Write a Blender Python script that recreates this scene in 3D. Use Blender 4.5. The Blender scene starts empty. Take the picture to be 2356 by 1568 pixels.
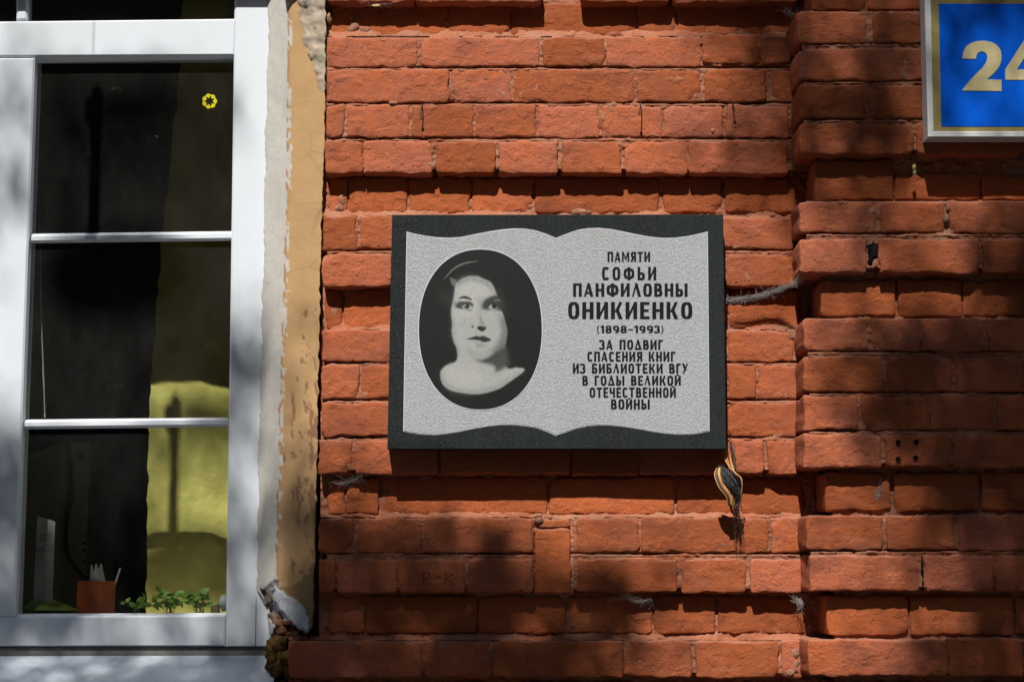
import bpy, math, random
import numpy as np
from mathutils import Vector, Matrix
random.seed(7); rng = np.random.default_rng(11)
S = bpy.context.scene
COL = S.collection

# ------------------------------------------------------------------ camera
F = 4200.0; CX, CY = 1178.0, 784.15          # focal length in units of the 2356 px wide picture
TP = 0.123; PITCH = math.atan(TP)
CAM = np.array([0.0, -3.9, 1.6])
cam = bpy.data.cameras.new('camera'); co = bpy.data.objects.new('camera', cam); COL.objects.link(co)
co.location = CAM; co.rotation_euler = (math.pi/2 + PITCH, 0, 0)
cam.sensor_width = 36; cam.lens = 36*F/2356; cam.clip_start = .05; cam.clip_end = 2000
S.camera = co
# ------------------------------------------------------------------ light
SUN = np.array([0.20, 1.0, -1.30]); SUN /= np.linalg.norm(SUN)
world = bpy.data.worlds.new('World'); S.world = world; world.use_nodes = True
wn = world.node_tree.nodes; wl = world.node_tree.links
sky = wn.new('ShaderNodeTexSky'); sky.sky_type = 'NISHITA'; sky.sun_disc = False
sky.sun_elevation = math.asin(-SUN[2]); sky.sun_rotation = math.atan2(-SUN[0], -SUN[1])
wl.new(sky.outputs[0], wn['Background'].inputs[0]); wn['Background'].inputs[1].default_value = 0.055
sl = bpy.data.lights.new('sun', 'SUN'); sl.energy = 5.0; sl.angle = math.radians(0.53); sl.color = (1, .955, .88)
so = bpy.data.objects.new('sun', sl); COL.objects.link(so); so.location = (-2, -6, 12)
so.rotation_euler = Vector(SUN).to_track_quat('-Z', 'Y').to_euler()
S.view_settings.view_transform = 'Standard'; S.view_settings.look = 'None'
S.view_settings.exposure = 0.47; S.view_settings.gamma = 1; S.view_settings.use_curve_mapping = False

# ------------------------------------------------------------------ helpers
def P(X, Y, d=0.0):
    """point of the plane y = d that the survey grid (X, Y) refers to"""
    dx = (X-CX)/F; dy = -(Y-CY)/F
    c, s = math.cos(PITCH), math.sin(PITCH)
    r = np.array([dx, c - dy*s, s + dy*c])
    t = (d-CAM[1])/r[1]
    return CAM + r*t
def PA(X, Y, d):
    X = np.asarray(X, float); Y = np.asarray(Y, float); d = np.asarray(d, float)+0*X
    dx = (X-CX)/F; dy = -(Y-CY)/F
    c, s = math.cos(PITCH), math.sin(PITCH)
    ry = c-dy*s; t = (d-CAM[1])/ry
    return np.stack([CAM[0]+dx*t, d, CAM[2]+(s+dy*c)*t], -1)
def tograd(p):
    """inverse of P for an (N,3) array"""
    v = p-CAM; c, s = math.cos(PITCH), math.sin(PITCH)
    fw = v[:, 1]*c+v[:, 2]*s; up = -v[:, 1]*s+v[:, 2]*c
    return CX+F*v[:, 0]/fw, CY-F*up/fw
def _h(i, j, k, s):
    n = (i*374761393+j*668265263+k*2147483647+s*1274126177) & 0xffffffff
    n = ((n ^ (n >> 13))*1274126177) & 0xffffffff
    n = ((n ^ (n >> 16))*2246822519) & 0xffffffff
    return ((n ^ (n >> 15)) & 0xffff)/32767.5-1
def noise(p, sc=1.0, seed=0):
    p = np.asarray(p)*sc+1000.0; f = np.floor(p).astype(np.int64); t = p-f; t = t*t*(3-2*t)
    out = 0
    for a in (0, 1):
        for b in (0, 1):
            for c in (0, 1):
                w = (t[..., 0] if a else 1-t[..., 0])*(t[..., 1] if b else 1-t[..., 1])*(t[..., 2] if c else 1-t[..., 2])
                out = out+w*_h(f[..., 0]+a, f[..., 1]+b, f[..., 2]+c, seed)
    return out
def fbm(p, sc, n=3, seed=0):
    o = 0; a = 1.0
    for i in range(n): o = o+a*noise(p, sc*2.03**i, seed+i); a *= .5
    return o
def mesh(name, v, f, mat=None, smooth=False):
    m = bpy.data.meshes.new(name); m.from_pydata([tuple(map(float, q)) for q in v], [], [tuple(map(int, q)) for q in f]); m.update()
    if mat:
        for mm in (mat if isinstance(mat, (list, tuple)) else [mat]): m.materials.append(mm)
    if smooth: m.polygons.foreach_set('use_smooth', [True]*len(m.polygons))
    return m
def obj(name, m, parent=None):
    o = bpy.data.objects.new(name, m); COL.objects.link(o)
    if parent is not None: o.parent = parent; 
    return o
def tag(o, label, cat, group=None):
    o['label'] = label; o['category'] = cat
    if group: o['group'] = group
    return o
def thing(name, label, cat, loc=(0, 0, 0), group=None):
    o = bpy.data.objects.new(name, None); COL.objects.link(o); o.location = loc; o.empty_display_size = .05
    bpy.context.view_layer.update()
    return tag(o, label, cat, group)
def part(name, v, f, mat, parent, smooth=False):
    """world-space geometry stored relative to the parent thing"""
    v = np.asarray(v, float)
    q = parent; 
    while q is not None: v = v-np.array(q.location); q = q.parent
    return obj(name, mesh(name, v, f, mat, smooth), parent)
def free(name, v, f, mat, label, cat, smooth=False, group=None):
    v = np.asarray(v, float); c = v.mean(0); c[2] = v[:, 2].min()
    o = obj(name, mesh(name, v-c, f, mat, smooth)); o.location = c
    return tag(o, label, cat, group)
def merge(lst):
    V = []; Fc = []; n = 0
    for v, f in lst:
        V.append(np.asarray(v, float)); Fc += [tuple(i+n for i in q) for q in f]; n += len(v)
    return np.concatenate(V), Fc
def prism(front, back):
    """front/back: lists of n points; closed solid"""
    n = len(front); v = list(front)+list(back)
    f = [tuple(range(n))[::-1], tuple(range(n, 2*n))]
    for i in range(n):
        j = (i+1) % n; f.append((i, j, n+j, n+i))
    return np.array(v), f
def ppx(pts, d0, d1):
    fr = [P(x, y, d0) for x, y in pts]
    bk = [np.array([q[0], d1, q[2]]) for q in fr]
    return prism(fr, bk)
def bevel_quad(pts, d0, d1, r=.004):
    """four-sided bar with its front edges chamfered"""
    fr = np.array([P(x, y, d0) for x, y in pts]); c = fr.mean(0)
    outer = fr.copy(); outer[:, 1] = d0+r
    inner = fr.copy()
    ext = np.ptp(fr, axis=0)
    for q in inner:
        q[0] += -r*np.sign(q[0]-c[0]); q[2] += -r*np.sign(q[2]-c[2])
    bk = outer.copy(); bk[:, 1] = d1
    v = np.concatenate([inner, outer, bk])
    f = [(0, 1, 2, 3)]
    for i in range(4):
        j = (i+1) % 4; f += [(i, 4+i, 4+j, j), (4+i, 8+i, 8+j, 4+j)]
    f.append((8, 11, 10, 9))
    return v, f
def boxw(x0, x1, y0, y1, z0, z1):
    v = [(x, y, z) for z in (z0, z1) for y in (y0, y1) for x in (x0, x1)]
    return np.array(v), [(0, 1, 3, 2), (4, 6, 7, 5), (0, 4, 5, 1), (2, 3, 7, 6), (0, 2, 6, 4), (1, 5, 7, 3)]
def tube(pts, r, n=6, cap=True):
    pts = np.asarray(pts, float); m = len(pts); rr = np.full(m, r) if np.isscalar(r) else np.asarray(r)
    v = []; f = []
    for i in range(m):
        t = pts[min(i+1, m-1)]-pts[max(i-1, 0)]; t = t/(np.linalg.norm(t)+1e-9)
        a = np.cross(t, (0.31, .2, .93)); 
        if np.linalg.norm(a) < 1e-3: a = np.cross(t, (1, 0, 0))
        a /= np.linalg.norm(a); b = np.cross(t, a)
        for k in range(n):
            th = 2*math.pi*k/n; v.append(pts[i]+rr[i]*(a*math.cos(th)+b*math.sin(th)))
    for i in range(m-1):
        for k in range(n):
            k2 = (k+1) % n; f.append((i*n+k, i*n+k2, (i+1)*n+k2, (i+1)*n+k))
    if cap: f += [tuple(range(n)), tuple(range((m-1)*n, m*n))[::-1]]
    return np.array(v), f
def curve(pts, n=20):
    pts = np.asarray(pts, float); m = len(pts); out = []
    for u in np.linspace(0, m-1-1e-6, n):
        i = int(u); t = u-i
        p0, p1, p2, p3 = pts[max(i-1, 0)], pts[i], pts[min(i+1, m-1)], pts[min(i+2, m-1)]
        out.append(.5*((2*p1)+(-p0+p2)*t+(2*p0-5*p1+4*p2-p3)*t*t+(-p0+3*p1-3*p2+p3)*t**3))
    return np.array(out)
def blob(c, rad, seed=0, amp=.35, sub=2, sc=40):
    import bmesh
    bm = bmesh.new(); bmesh.ops.create_icosphere(bm, subdivisions=sub, radius=1)
    v = np.array([q.co[:] for q in bm.verts]); f = [[w.index for w in q.verts] for q in bm.faces]; bm.free()
    rad = np.asarray(rad, float)*np.ones(3); p = v*rad+c
    k = 1+amp*fbm(p, sc, 3, seed)
    return v*rad*k[:, None]+c, f

# ------------------------------------------------------------------ materials
ALB = .80      # overall reflectance level of the painted and mineral surfaces
class M:
    def __init__(s, name, rough=.8, spec=.3):
        s.m = bpy.data.materials.new(name); s.m.use_nodes = True
        s.n = s.m.node_tree.nodes; s.l = s.m.node_tree.links; s.b = s.n['Principled BSDF']
        s.b.inputs['Roughness'].default_value = rough; s.b.inputs['Specular IOR Level'].default_value = spec
        s.g = s.n.new('ShaderNodeNewGeometry'); s.pos = s.g.outputs['Position']
    def val(s, sock, v):
        if hasattr(v, 'links') or isinstance(v, bpy.types.NodeSocket): s.l.new(v, sock)
        else: sock.default_value = v
    def map(s, scale=(1, 1, 1), src=None):
        q = s.n.new('ShaderNodeMapping'); q.inputs['Scale'].default_value = scale; s.l.new(src or s.pos, q.inputs['Vector']); return q.outputs[0]
    def noise(s, sc, det=4, rough=.55, vec=None, dist=0):
        q = s.n.new('ShaderNodeTexNoise'); q.inputs['Scale'].default_value = sc; q.inputs['Detail'].default_value = det
        q.inputs['Roughness'].default_value = rough; q.inputs['Distortion'].default_value = dist
        s.l.new(vec or s.pos, q.inputs['Vector']); return q.outputs['Fac']
    def vor(s, sc, vec=None, feat='F1'):
        q = s.n.new('ShaderNodeTexVoronoi'); q.feature = feat; q.inputs['Scale'].default_value = sc; s.l.new(vec or s.pos, q.inputs['Vector']); return q.outputs['Distance']
    def ramp(s, fac, stops):
        q = s.n.new('ShaderNodeValToRGB'); s.l.new(fac, q.inputs[0]); e = q.color_ramp.elements
        while len(e) < len(stops): e.new(.5)
        for a, (p, c) in zip(e, stops):
            a.position = p; a.color = (c, c, c, 1) if np.isscalar(c) else (*c, 1)
        return q.outputs[0]
    def mix(s, fac, a, b, mode='MIX'):
        q = s.n.new('ShaderNodeMix'); q.data_type = 'RGBA'; q.blend_type = mode
        s.val(q.inputs[0], fac); 
        for k, v in ((6, a), (7, b)): s.val(q.inputs[k], (*v, 1) if isinstance(v, tuple) and len(v) == 3 else v)
        return q.outputs[2]
    def math(s, op, a, b=0.0, clamp=False):
        q = s.n.new('ShaderNodeMath'); q.operation = op; q.use_clamp = clamp; s.val(q.inputs[0], a); s.val(q.inputs[1], b); return q.outputs[0]
    def color(s, v):
        v = (*v, 1) if isinstance(v, tuple) else v
        s.val(s.b.inputs['Base Color'], s.mix(1.0, v, (ALB, ALB, ALB), 'MULTIPLY')); return s
    def bump(s, h, dist=.001, strength=1.0, prev=None):
        q = s.n.new('ShaderNodeBump'); q.inputs['Distance'].default_value = dist; q.inputs['Strength'].default_value = strength
        s.l.new(h, q.inputs['Height'])
        if prev: s.l.new(prev, q.inputs['Normal'])
        s.l.new(q.outputs[0], s.b.inputs['Normal']); return q.outputs[0]
    def attr(s, name):
        q = s.n.new('ShaderNodeAttribute'); q.attribute_name = name; return q.outputs['Color']

def brick_mat(name, raw):
    m = M(name, .9, .15)
    oi = m.n.new('ShaderNodeObjectInfo'); rnd = oi.outputs['Random']
    n1 = m.noise(7, 5, .6); n2 = m.noise(38, 4, .6); n3 = m.noise(260, 3, .7)
    hz = m.noise(30, 4, .6, m.map((.25, 1, 2.2)))
    f = m.math('ADD', m.math('MULTIPLY', n1, .9), m.math('MULTIPLY', rnd, .35))
    f = m.math('ADD', f, m.math('MULTIPLY', m.math('SUBTRACT', n2, .5), .7))
    lo, hi = (.45, .85) if not raw else (.72, 1.25)
    f = m.ramp(f, [(lo-.0, 0.0), (min(hi, 1), 1.0)]) 
    c = m.mix(f, (.49, .130, .045), (.395, .122, .068))
    if raw: c = m.mix(m.math('MULTIPLY', n2, .5), c, (.48, .130, .042))
    # soot and darker burnt patches, scratches of pale dust
    dark = m.ramp(m.noise(5.3, 5, .65, m.map((1, 1, 1.6))), [(.55, 0.0), (.72, .65)])
    c = m.mix(dark, c, (.15, .052, .036))
    v = m.math('ADD', m.math('MULTIPLY', rnd, .50), .71)
    hsv = m.n.new('ShaderNodeHueSaturation'); m.l.new(c, hsv.inputs['Color']); m.l.new(v, hsv.inputs['Value']); c = hsv.outputs[0]
    c = m.mix(m.ramp(n3, [(.33, .5), (.52, 0.0)]), c, (.19, .055, .03))
    c = m.mix(m.ramp(hz, [(.60, 0.0), (.75, .35)]), c, (.50, .235, .15))
    sx = m.n.new('ShaderNodeSeparateXYZ'); m.l.new(m.g.outputs['Normal'], sx.inputs[0])
    dust = m.math('MULTIPLY', m.ramp(sx.outputs['Z'], [(.25, 0.0), (.85, .75)]), m.ramp(n2, [(.3, .4), (.6, 1.0)]))
    c = m.mix(dust, c, (.40, .20, .145))
    spk = m.ramp(m.vor(190), [(.0, .6), (.05, 0.0)])
    c = m.mix(m.math('MULTIPLY', spk, m.ramp(m.noise(14), [(.52, 0.0), (.62, .8)])), c, (.55, .40, .30))
    m.color(c)
    h1 = m.math('ADD', m.math('MULTIPLY', m.noise(55, 6, .62, m.map((.55, 1, 1.3)), .4), 1.0), m.math('MULTIPLY', m.noise(380, 4, .75), .5))
    pit = m.math('MULTIPLY', m.ramp(m.vor(62, m.map((1, 1, 1))), [(.0, 0.0), (.16, 1.0)]), m.ramp(m.noise(21), [(.5, .0), (.58, .5)]))
    h1 = m.math('ADD', h1, pit)
    b1 = m.bump(h1, .0032, .85)
    return m.m
BR = brick_mat('weathered_brick', False); BRG = brick_mat('raw_orange_brick', True)
m = M('old_mortar', .95, .1)
a = m.noise(9, 5, .6); b_ = m.noise(60, 5, .7); c_ = m.noise(300, 3, .7)
c = m.mix(m.ramp(a, [(.38, 0.0), (.62, 1.0)]), (.38, .115, .055), (.40, .185, .115))
c = m.mix(m.ramp(b_, [(.52, 0.0), (.72, .7)]), c, (.44, .27, .19))
c = m.mix(m.ramp(m.noise(4.1, 4), [(.56, 0.0), (.70, .8)]), c, (.14, .07, .05))
sx = m.n.new('ShaderNodeSeparateXYZ'); m.l.new(m.g.outputs['Normal'], sx.inputs[0])
c = m.mix(m.ramp(sx.outputs['Z'], [(.4, 0.0), (.9, .5)]), c, (.40, .175, .105))
m.color(c); m.bump(m.math('ADD', b_, m.math('MULTIPLY', c_, .5)), .004, .9); MORTAR = m.m

def simple(name, col, rough=.6, spec=.4, var=.12, sc=25, bmp=0, bsc=200):
    m = M(name, rough, spec)
    d = tuple(x*(1-var*2) for x in col)
    m.color(m.mix(m.ramp(m.noise(sc, 5, .6), [(.35, 0.0), (.65, 1.0)]), d, col))
    if bmp: m.bump(m.noise(bsc, 4, .6), bmp, .8)
    return m.m
m = M('white_window_plastic', .32, .5)
c = m.mix(m.ramp(m.noise(3.5, 6, .65, m.map((1, 1, .25))), [(.42, 0.0), (.75, .35)]), (.755, .81, .885), (.57, .60, .63))  # blue cast of the skylight is mixed into this white
c = m.mix(m.ramp(m.vor(34), [(.0, .5), (.03, 0.0)]), c, (.30, .28, .24))
m.color(c); m.bump(m.noise(12, 3), .0008, .5); PVC = m.m
GREY = simple('grey_gasket_strip', (.26, .26, .24), .7, .3, .2, 30)
RUBBER = simple('black_rubber_seal', (.02, .02, .022), .5)
m = M('painted_plaster', .85, .2); att = m.attr('paint')
c = m.mix(m.ramp(m.noise(120, 4, .6), [(.3, .25), (.6, 0.0)]), att, m.mix(.5, att, (.25, .2, .16)))
c = m.mix(m.ramp(m.noise(18, 5, .6, m.map((2, 1, .35))), [(.5, 0.0), (.7, .22)]), c, (.40, .30, .2))
cr = m.ramp(m.vor(9, m.map((1.1, 1, 1.4), None), 'DISTANCE_TO_EDGE'), [(.0, .55), (.012, 0.0)])
c = m.mix(m.math('MULTIPLY', cr, m.ramp(m.noise(3), [(.45, 0.0), (.55, 1.0)])), c, (.2, .13, .08))
c = m.mix(m.ramp(m.vor(110), [(.0, .8), (.09, 0.0)]), c, m.mix(.5, att, (.15, .1, .07)))
m.color(c); m.bump(m.math('ADD', m.noise(45, 6, .65), m.math('MULTIPLY', m.noise(300, 2), .2)), .0012, .7); PLAS = m.m
m = M('polished_black_granite', .22, .5)
sp = m.noise(900, 2, .8); c = m.mix(m.ramp(sp, [(.5, 0.0), (.66, 1.0)]), (.010, .012, .013), (.085, .092, .095))
c = m.mix(m.ramp(m.noise(2.5, 5, .6, m.map((6, 1, .4))), [(.4, .35), (.65, .0)]), c, (.032, .040, .044))
m.color(c); GRAN = m.m
m = M('frosted_granite', .6, .4)
h = m.noise(230, 4, .7, m.map((1, 1, 1.15)), .3); 
c = m.mix(m.ramp(h, [(.35, 0.0), (.6, 1.0)]), (.30, .315, .345), (.46, .475, .51))
c = m.mix(m.ramp(m.noise(7, 4), [(.55, 0.0), (.8, .4)]), c, (.40, .37, .33))
c = m.mix(m.ramp(m.noise(3, 5, .6, m.map((7, 1, .5))), [(.5, 0.0), (.7, .22)]), c, (.30, .30, .31)); m.color(c); m.bump(h, .0026, .9); FROST = m.m
m = M('etched_portrait_granite', .4, .45)
att = m.attr('tone'); st = m.ramp(m.noise(1400, 2, .7), [(.38, .62), (.62, 1.12)])
m.color(m.mix(1.0, att, st, 'MULTIPLY')); ETCH = m.m
LETTER = simple('letter_granite', (.011, .010, .016), .35, .5, .3, 700)
RIM = simple('engraved_rim', (.62, .63, .68), .5, .3, .1, 50)

# ------------------------------------------------------------------ THE BUILDING
bld = thing('brick_building', 'red brick facade with grooved courses, a projecting pier and a white window', 'building', (0, 0, 0))
D = .034; DP = -.110; DPG = DP+D
W = .120                                     # window frame plane
def make_brick(x0, y0, x1, y1, d, back, raw=False, seed=[0], rc=None, name='brick'):
    seed[0] += 1; sd = seed[0]; rr = random.Random(sd*7+1)
    xm, ym = (x0+x1)/2, (y0+y1)/2
    gr = 1.6
    a = P(x0-gr, ym, d); b = P(x1+gr, ym, d); t = P(xm, y0-gr*.8, d); u = P(xm, y1+gr*.5, d)
    xa, xb, zb, za = a[0], b[0], t[2], u[2]
    w, h = xb-xa, zb-za; r = .0045
    rc = rc if rc else rr.uniform(.004, .009)
    st = .0062; nx = max(4, int(w/st)); nz = max(4, int(h/st))
    dep = back-d
    pu = np.concatenate([[0, 0, 0, .1*r, .42*r], np.linspace(r, w-r, nx), [w-.42*r, w-.1*r, w, w, w]])
    pv = np.concatenate([[0, 0, 0, .1*r, .42*r], np.linspace(r, h-r, nz), [h-.42*r, h-.1*r, h, h, h]])
    def lv(n): 
        q = np.zeros(n); q[:5] = [dep, dep*.45+r*.5, r, .48*r, .14*r]; q[-5:] = q[:5][::-1]; return q
    U, V = np.meshgrid(pu, pv, indexing='ij'); Yo = np.maximum(lv(len(pu))[:, None], lv(len(pv))[None, :])
    # rounded corners
    for sx in (0, 1):
        for sz in (0, 1):
            uu = U if not sx else w-U; vv = V if not sz else h-V
            k = rc*rr.uniform(.7, 1.35); k = min(k, h*.45, w*.4)
            msk = (uu < k) & (vv < k); a1 = np.clip((k-uu)/k, 0, 1); b1 = np.clip((k-vv)/k, 0, 1)
            L = np.sqrt(a1*a1+b1*b1)+1e-9; mm = np.maximum(a1, b1)/L
            nu = k-a1*mm*k; nv = k-b1*mm*k
            if sx: U = np.where(msk, w-nu, U)
            else: U = np.where(msk, nu, U)
            if sz: V = np.where(msk, h-nv, V)
            else: V = np.where(msk, nv, V)
    p = np.stack([xa+U, d+Yo, za+V], -1)
    q = p+sd*3.7
    edge = np.exp(-np.minimum(np.minimum(U, w-U), np.minimum(V, h-V))/.012)
    amp = .0025*edge+.0006
    p[..., 0] += amp*fbm(q, 45, 3, 1); p[..., 2] += amp*1.1*fbm(q, 38, 3, 5)
    p[..., 1] += rr.uniform(-.0018, .0018)+.0016*fbm(q, 9, 2, 9)+.0006*fbm(q, 70, 3, 12)+.0022*edge*np.abs(fbm(q, 60, 2, 14))
    # gouges along the face
    g = noise(q*np.array([.6, 1, 1.6]), 48, 21); p[..., 1] += .0024*np.clip(g-.62, 0, 1)/.38*(Yo < r)
    if rr.random() < .5:                  # a chipped corner
        cxk = rr.choice([0, w]); czk = rr.choice([0, h]); dd = np.hypot(U-cxk, V-czk)
        R_ = rr.uniform(.010, .028); k = np.clip(1-dd/R_, 0, 1)*(1+.5*noise(q, 90, 3))
        p[..., 1] += .010*k*(Yo < dep*.4)
    p[..., 2] += (p[..., 0]-xa-w/2)*rr.uniform(-.006, .006)
    p[..., 1] += (p[..., 0]-xa-w/2)*rr.uniform(-.012, .012)
    A, B = U.shape; c0 = np.array([xa+w/2, d, za]); v = (p-c0).reshape(-1, 3)
    ii, jj = np.meshgrid(np.arange(A-1), np.arange(B-1), indexing='ij'); i0 = (ii*B+jj).ravel()
    f = np.stack([i0, i0+B, i0+B+1, i0+1], -1)
    me = mesh(name, v, f, BRG if raw else BR, True)
    o = obj(name, me, bld); o.location = c0
    return o
def row(y0, y1, spans, d, back=None, raw=False, jit=1.2):
    for s in spans:
        a, b = s[0], s[1]; ya = s[2] if len(s) > 2 else y0+random.uniform(-jit, jit); yb = s[3] if len(s) > 3 else y1+random.uniform(-jit, jit)
        make_brick(a, ya, b, yb, d, back if back is not None else d+.045, raw)
G = D
row(-72, 5, [(755, 950), (956, 1243), (1338, 1540), (1549, 1832)], 0, .06)
row(8, 81, [(762, 1028), (1034, 1170), (1176, 1462), (1469, 1550), (1559, 1826)], G, None, True)
row(86, 153, [(753, 959), (970, 1240), (1250, 1389), (1397, 1611), (1618, 1745, 80, 146), (1752, 1819, 84, 146)], 0)
row(161, 234, [(753, 1032), (1040, 1174), (1184, 1458), (1468, 1609), (1625, 1762), (1778, 1820)], 0)
row(243, 315, [(752, 790), (800, 940), (950, 1087), (1094, 1231), (1240, 1377), (1387, 1522), (1530, 1663), (1674, 1813)], 0)
row(325, 398, [(749, 832), (838, 992), (1006, 1138), (1149, 1283), (1293, 1429), (1440, 1580), (1586, 1812)], 0, .06)
row(410, 489, [(760, 798), (805, 935), (942, 1079), (1089, 1224), (1233, 1514), (1530, 1660), (1670, 1829)], G, None, True)
row(499, 573, [(744, 818), (831, 1000), (1008, 1280), (1288, 1430), (1438, 1657), (1666, 1825, 501, 571)], 0)
row(584, 658, [(744, 900), (908, 1170), (1178, 1450), (1458, 1664), (1673, 1828, 587, 657)], 0, .06)
row(668, 755, [(752, 785), (794, 935), (942, 1210), (1218, 1480), (1488, 1670), (1679, 1835)], G, None, True)
row(760, 831, [(742, 904), (912, 1180), (1188, 1450), (1458, 1668), (1677, 1825)], 0)
row(841, 916, [(740, 825), (834, 1000), (1008, 1280), (1288, 1560), (1568, 1668), (1677, 1738), (1747, 1832)], 0)
row(927, 1003, [(740, 900), (908, 1170), (1178, 1450), (1458, 1668), (1677, 1833)], 0)
row(1013, 1090, [(735, 810), (818, 1006), (1016, 1310), (1318, 1465), (1473, 1670), (1679, 1757), (1767, 1832)], 0, .06)
row(1100, 1181, [(755, 793), (799, 870), (879, 1257), (1267, 1551), (1559, 1700), (1706, 1847)], G, None, True)
row(1192, 1270, [(735, 813), (825, 968), (980, 1225), (1329, 1470), (1479, 1765), (1776, 1843)], 0)
row(1287, 1362, [(736, 770), (776, 914), (920, 1066), (1079, 1224), (1329, 1557), (1571, 1714), (1727, 1844)], 0, .06)
make_brick(1240, 1194, 1311, 1213, .010, .05, True, rc=.006); make_brick(1233, 1217, 1312, 1365, .012, .06, True)
row(1372, 1455, [(760, 838), (846, 1095), (1102, 1300), (1308, 1500), (1507, 1643), (1652, 1850)], G, None, True)
row(1475, 1557, [(666, 969), (977, 1129), (1136, 1431), (1437, 1590), (1601, 1790), (1800, 1848)], 0, .06)
row(1570, 1640, [(680, 930), (940, 1180), (1190, 1460), (1470, 1700), (1710, 1850)], G, None, True)
row(1655, 1730, [(670, 930), (940, 1080), (1090, 1360), (1370, 1640), (1650, 1850)], 0, .06)
# projecting pier
B_ = .05
row(-60, 22, [(1868, 1990), (1998, 2130), (2138, 2400)], DPG, B_, True)
row(29, 98, [(1834, 1991), (2011, 2190), (2200, 2450)], DP, B_)
row(113, 184, [(1839, 2079), (2086, 2240), (2250, 2450)], DP, B_)
row(197, 272, [(1841, 1988), (2004, 2250), (2260, 2450)], DP, B_)
row(286, 354, [(1842, 2102), (2112, 2350), (2360, 2450)], DP, B_)
row(370, 459, [(1876, 2053), (2063, 2255, 400, 459), (2262, 2450, 404, 459)], DPG, B_, True)
row(464, 534, [(1841, 2017), (2027, 2173), (2185, 2450)], DP, B_)
row(551, 626, [(1843, 1994), (2025, 2253), (2262, 2450)], DP, B_)
row(645, 727, [(1890, 2059), (2067, 2212), (2219, 2450)], DPG, B_, True)
row(734, 806, [(1850, 1996), (2007, 2114), (2124, 2264), (2276, 2450)], DP, B_)
row(821, 900, [(1851, 2031), (2046, 2190), (2202, 2351), (2360, 2450)], DP, B_)
row(911, 988, [(1851, 1972), (1985, 2133), (2141, 2286), (2295, 2450)], DP, B_)
row(1000, 1074, [(1851, 2027), (2037, 2184), (2196, 2400)], DP, B_)
row(1088, 1174, [(1900, 2047), (2060, 2251), (2259, 2450)], DPG, B_, True)
row(1187, 1263, [(1857, 2031), (2043, 2196), (2207, 2450)], DP, B_)
row(1279, 1359, [(1864, 2114), (2130, 2283), (2292, 2450)], DP, B_)
row(1372, 1459, [(1906, 2088), (2096, 2330), (2338, 2450)], DPG, B_, True)
row(1471, 1554, [(1861, 2178), (2185, 2352), (2360, 2450)], DP, B_)
row(1572, 1640, [(1910, 2100), (2110, 2450)], DPG, B_, True)

# mortar bed: a relief sheet that fills every joint
def steps(v, edges):  return v
nxm, nzm = 560, 860
gx = np.linspace(664, 2450, nxm); gy = np.linspace(-74, 1735, nzm)
main_c = [(-80, 2), (84, 396), (497, 655), (758, 1087), (1190, 1359), (1473, 1554), (1653, 1740)]
pier_c = [(27, 351), (462, 623), (732, 1071), (1185, 1356), (1469, 1551)]
GX, GY = np.meshgrid(gx, gy, indexing='ij')
pp = PA(GX, GY, 0)
wob = 2.0*fbm(pp, 40, 2, 3)
dm = np.full(GX.shape, D+.006); 
for a, b in main_c: dm = np.where((GY > a+2+wob*.3) & (GY < b-5+wob), .0048, dm)
dm = np.where((GX > 1245) & (GX < 1336) & (GY < 20), D+.006, dm)
dm = np.where((GX < 752) & (GY < 1460), D+.03, dm)
dm = np.where((GX > 1227) & (GX < 1320) & (GY > 1191) & (GY < 1368), .019, dm)
dp = np.full(GX.shape, DPG+.007)
for a, b in pier_c: dp = np.where((GY > a+2) & (GY < b-5+wob), DP+.0055, dp)
edge_main = np.interp(GY, [0, 300, 700, 1100, 1560], [1842, 1849, 1858, 1860, 1868])
inpier = np.zeros(GX.shape, bool)
for a, b in pier_c: inpier |= (GY > a) & (GY < b) & (GX > edge_main)
edge_g = np.interp(GY, [0, 400, 700, 1130, 1430], [1878, 1886, 1900, 1912, 1918])
dep = np.where(GX > edge_g, dp, dm); dep = np.where(inpier, dp, dep)
for beds, side in (((153.5, 234.5, 316, 573, 831, 917, 1003.5, 1270.5), 0), ((98.5, 184.5, 272.5, 534.5, 806, 900.5, 988.5, 1263.5), 1)):
    for yy in beds:
        crackk = .011*np.exp(-((GY-(yy+2.2+wob*.6))/2.1)**2)*np.clip(.9+1.3*noise(pp, 16, 90+side), 0, 1)
        dep = dep+crackk*((GX > edge_main) if side else (GX < edge_main))
        dep = dep-.0022*np.exp(-((GY-(yy+6.5))/2.2)**2)*((GX > edge_main) if side else (GX < edge_main))
# sloping weathered fillets of mortar on the ledges
for yy in (84, 497, 758, 1190, 1473):
    k = np.clip(1-(yy-GY)/16, 0, 1)*(GY < yy); dep = np.where(GX < 1850, np.minimum(dep, D+.006-k*.017*(.6+.8*noise(pp, 22, 8))), dep)
dep = dep+.0026*fbm(pp, 55, 3, 31)+.0018*fbm(pp, 160, 2, 35)
sl_ = GX*0
vm = PA(GX, GY, dep).reshape(-1, 3)
ii, jj = np.meshgrid(np.arange(nxm-1), np.arange(nzm-1), indexing='ij'); i0 = (ii*nzm+jj).ravel()
fm = np.stack([i0, i0+1, i0+nzm+1, i0+nzm], -1)
cutm = (GX.ravel()[i0] < 742-GY.ravel()[i0]*.006) & (GY.ravel()[i0] < 1462)
part('mortar', vm, fm[~cutm], MORTAR, bld, True)

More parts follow.
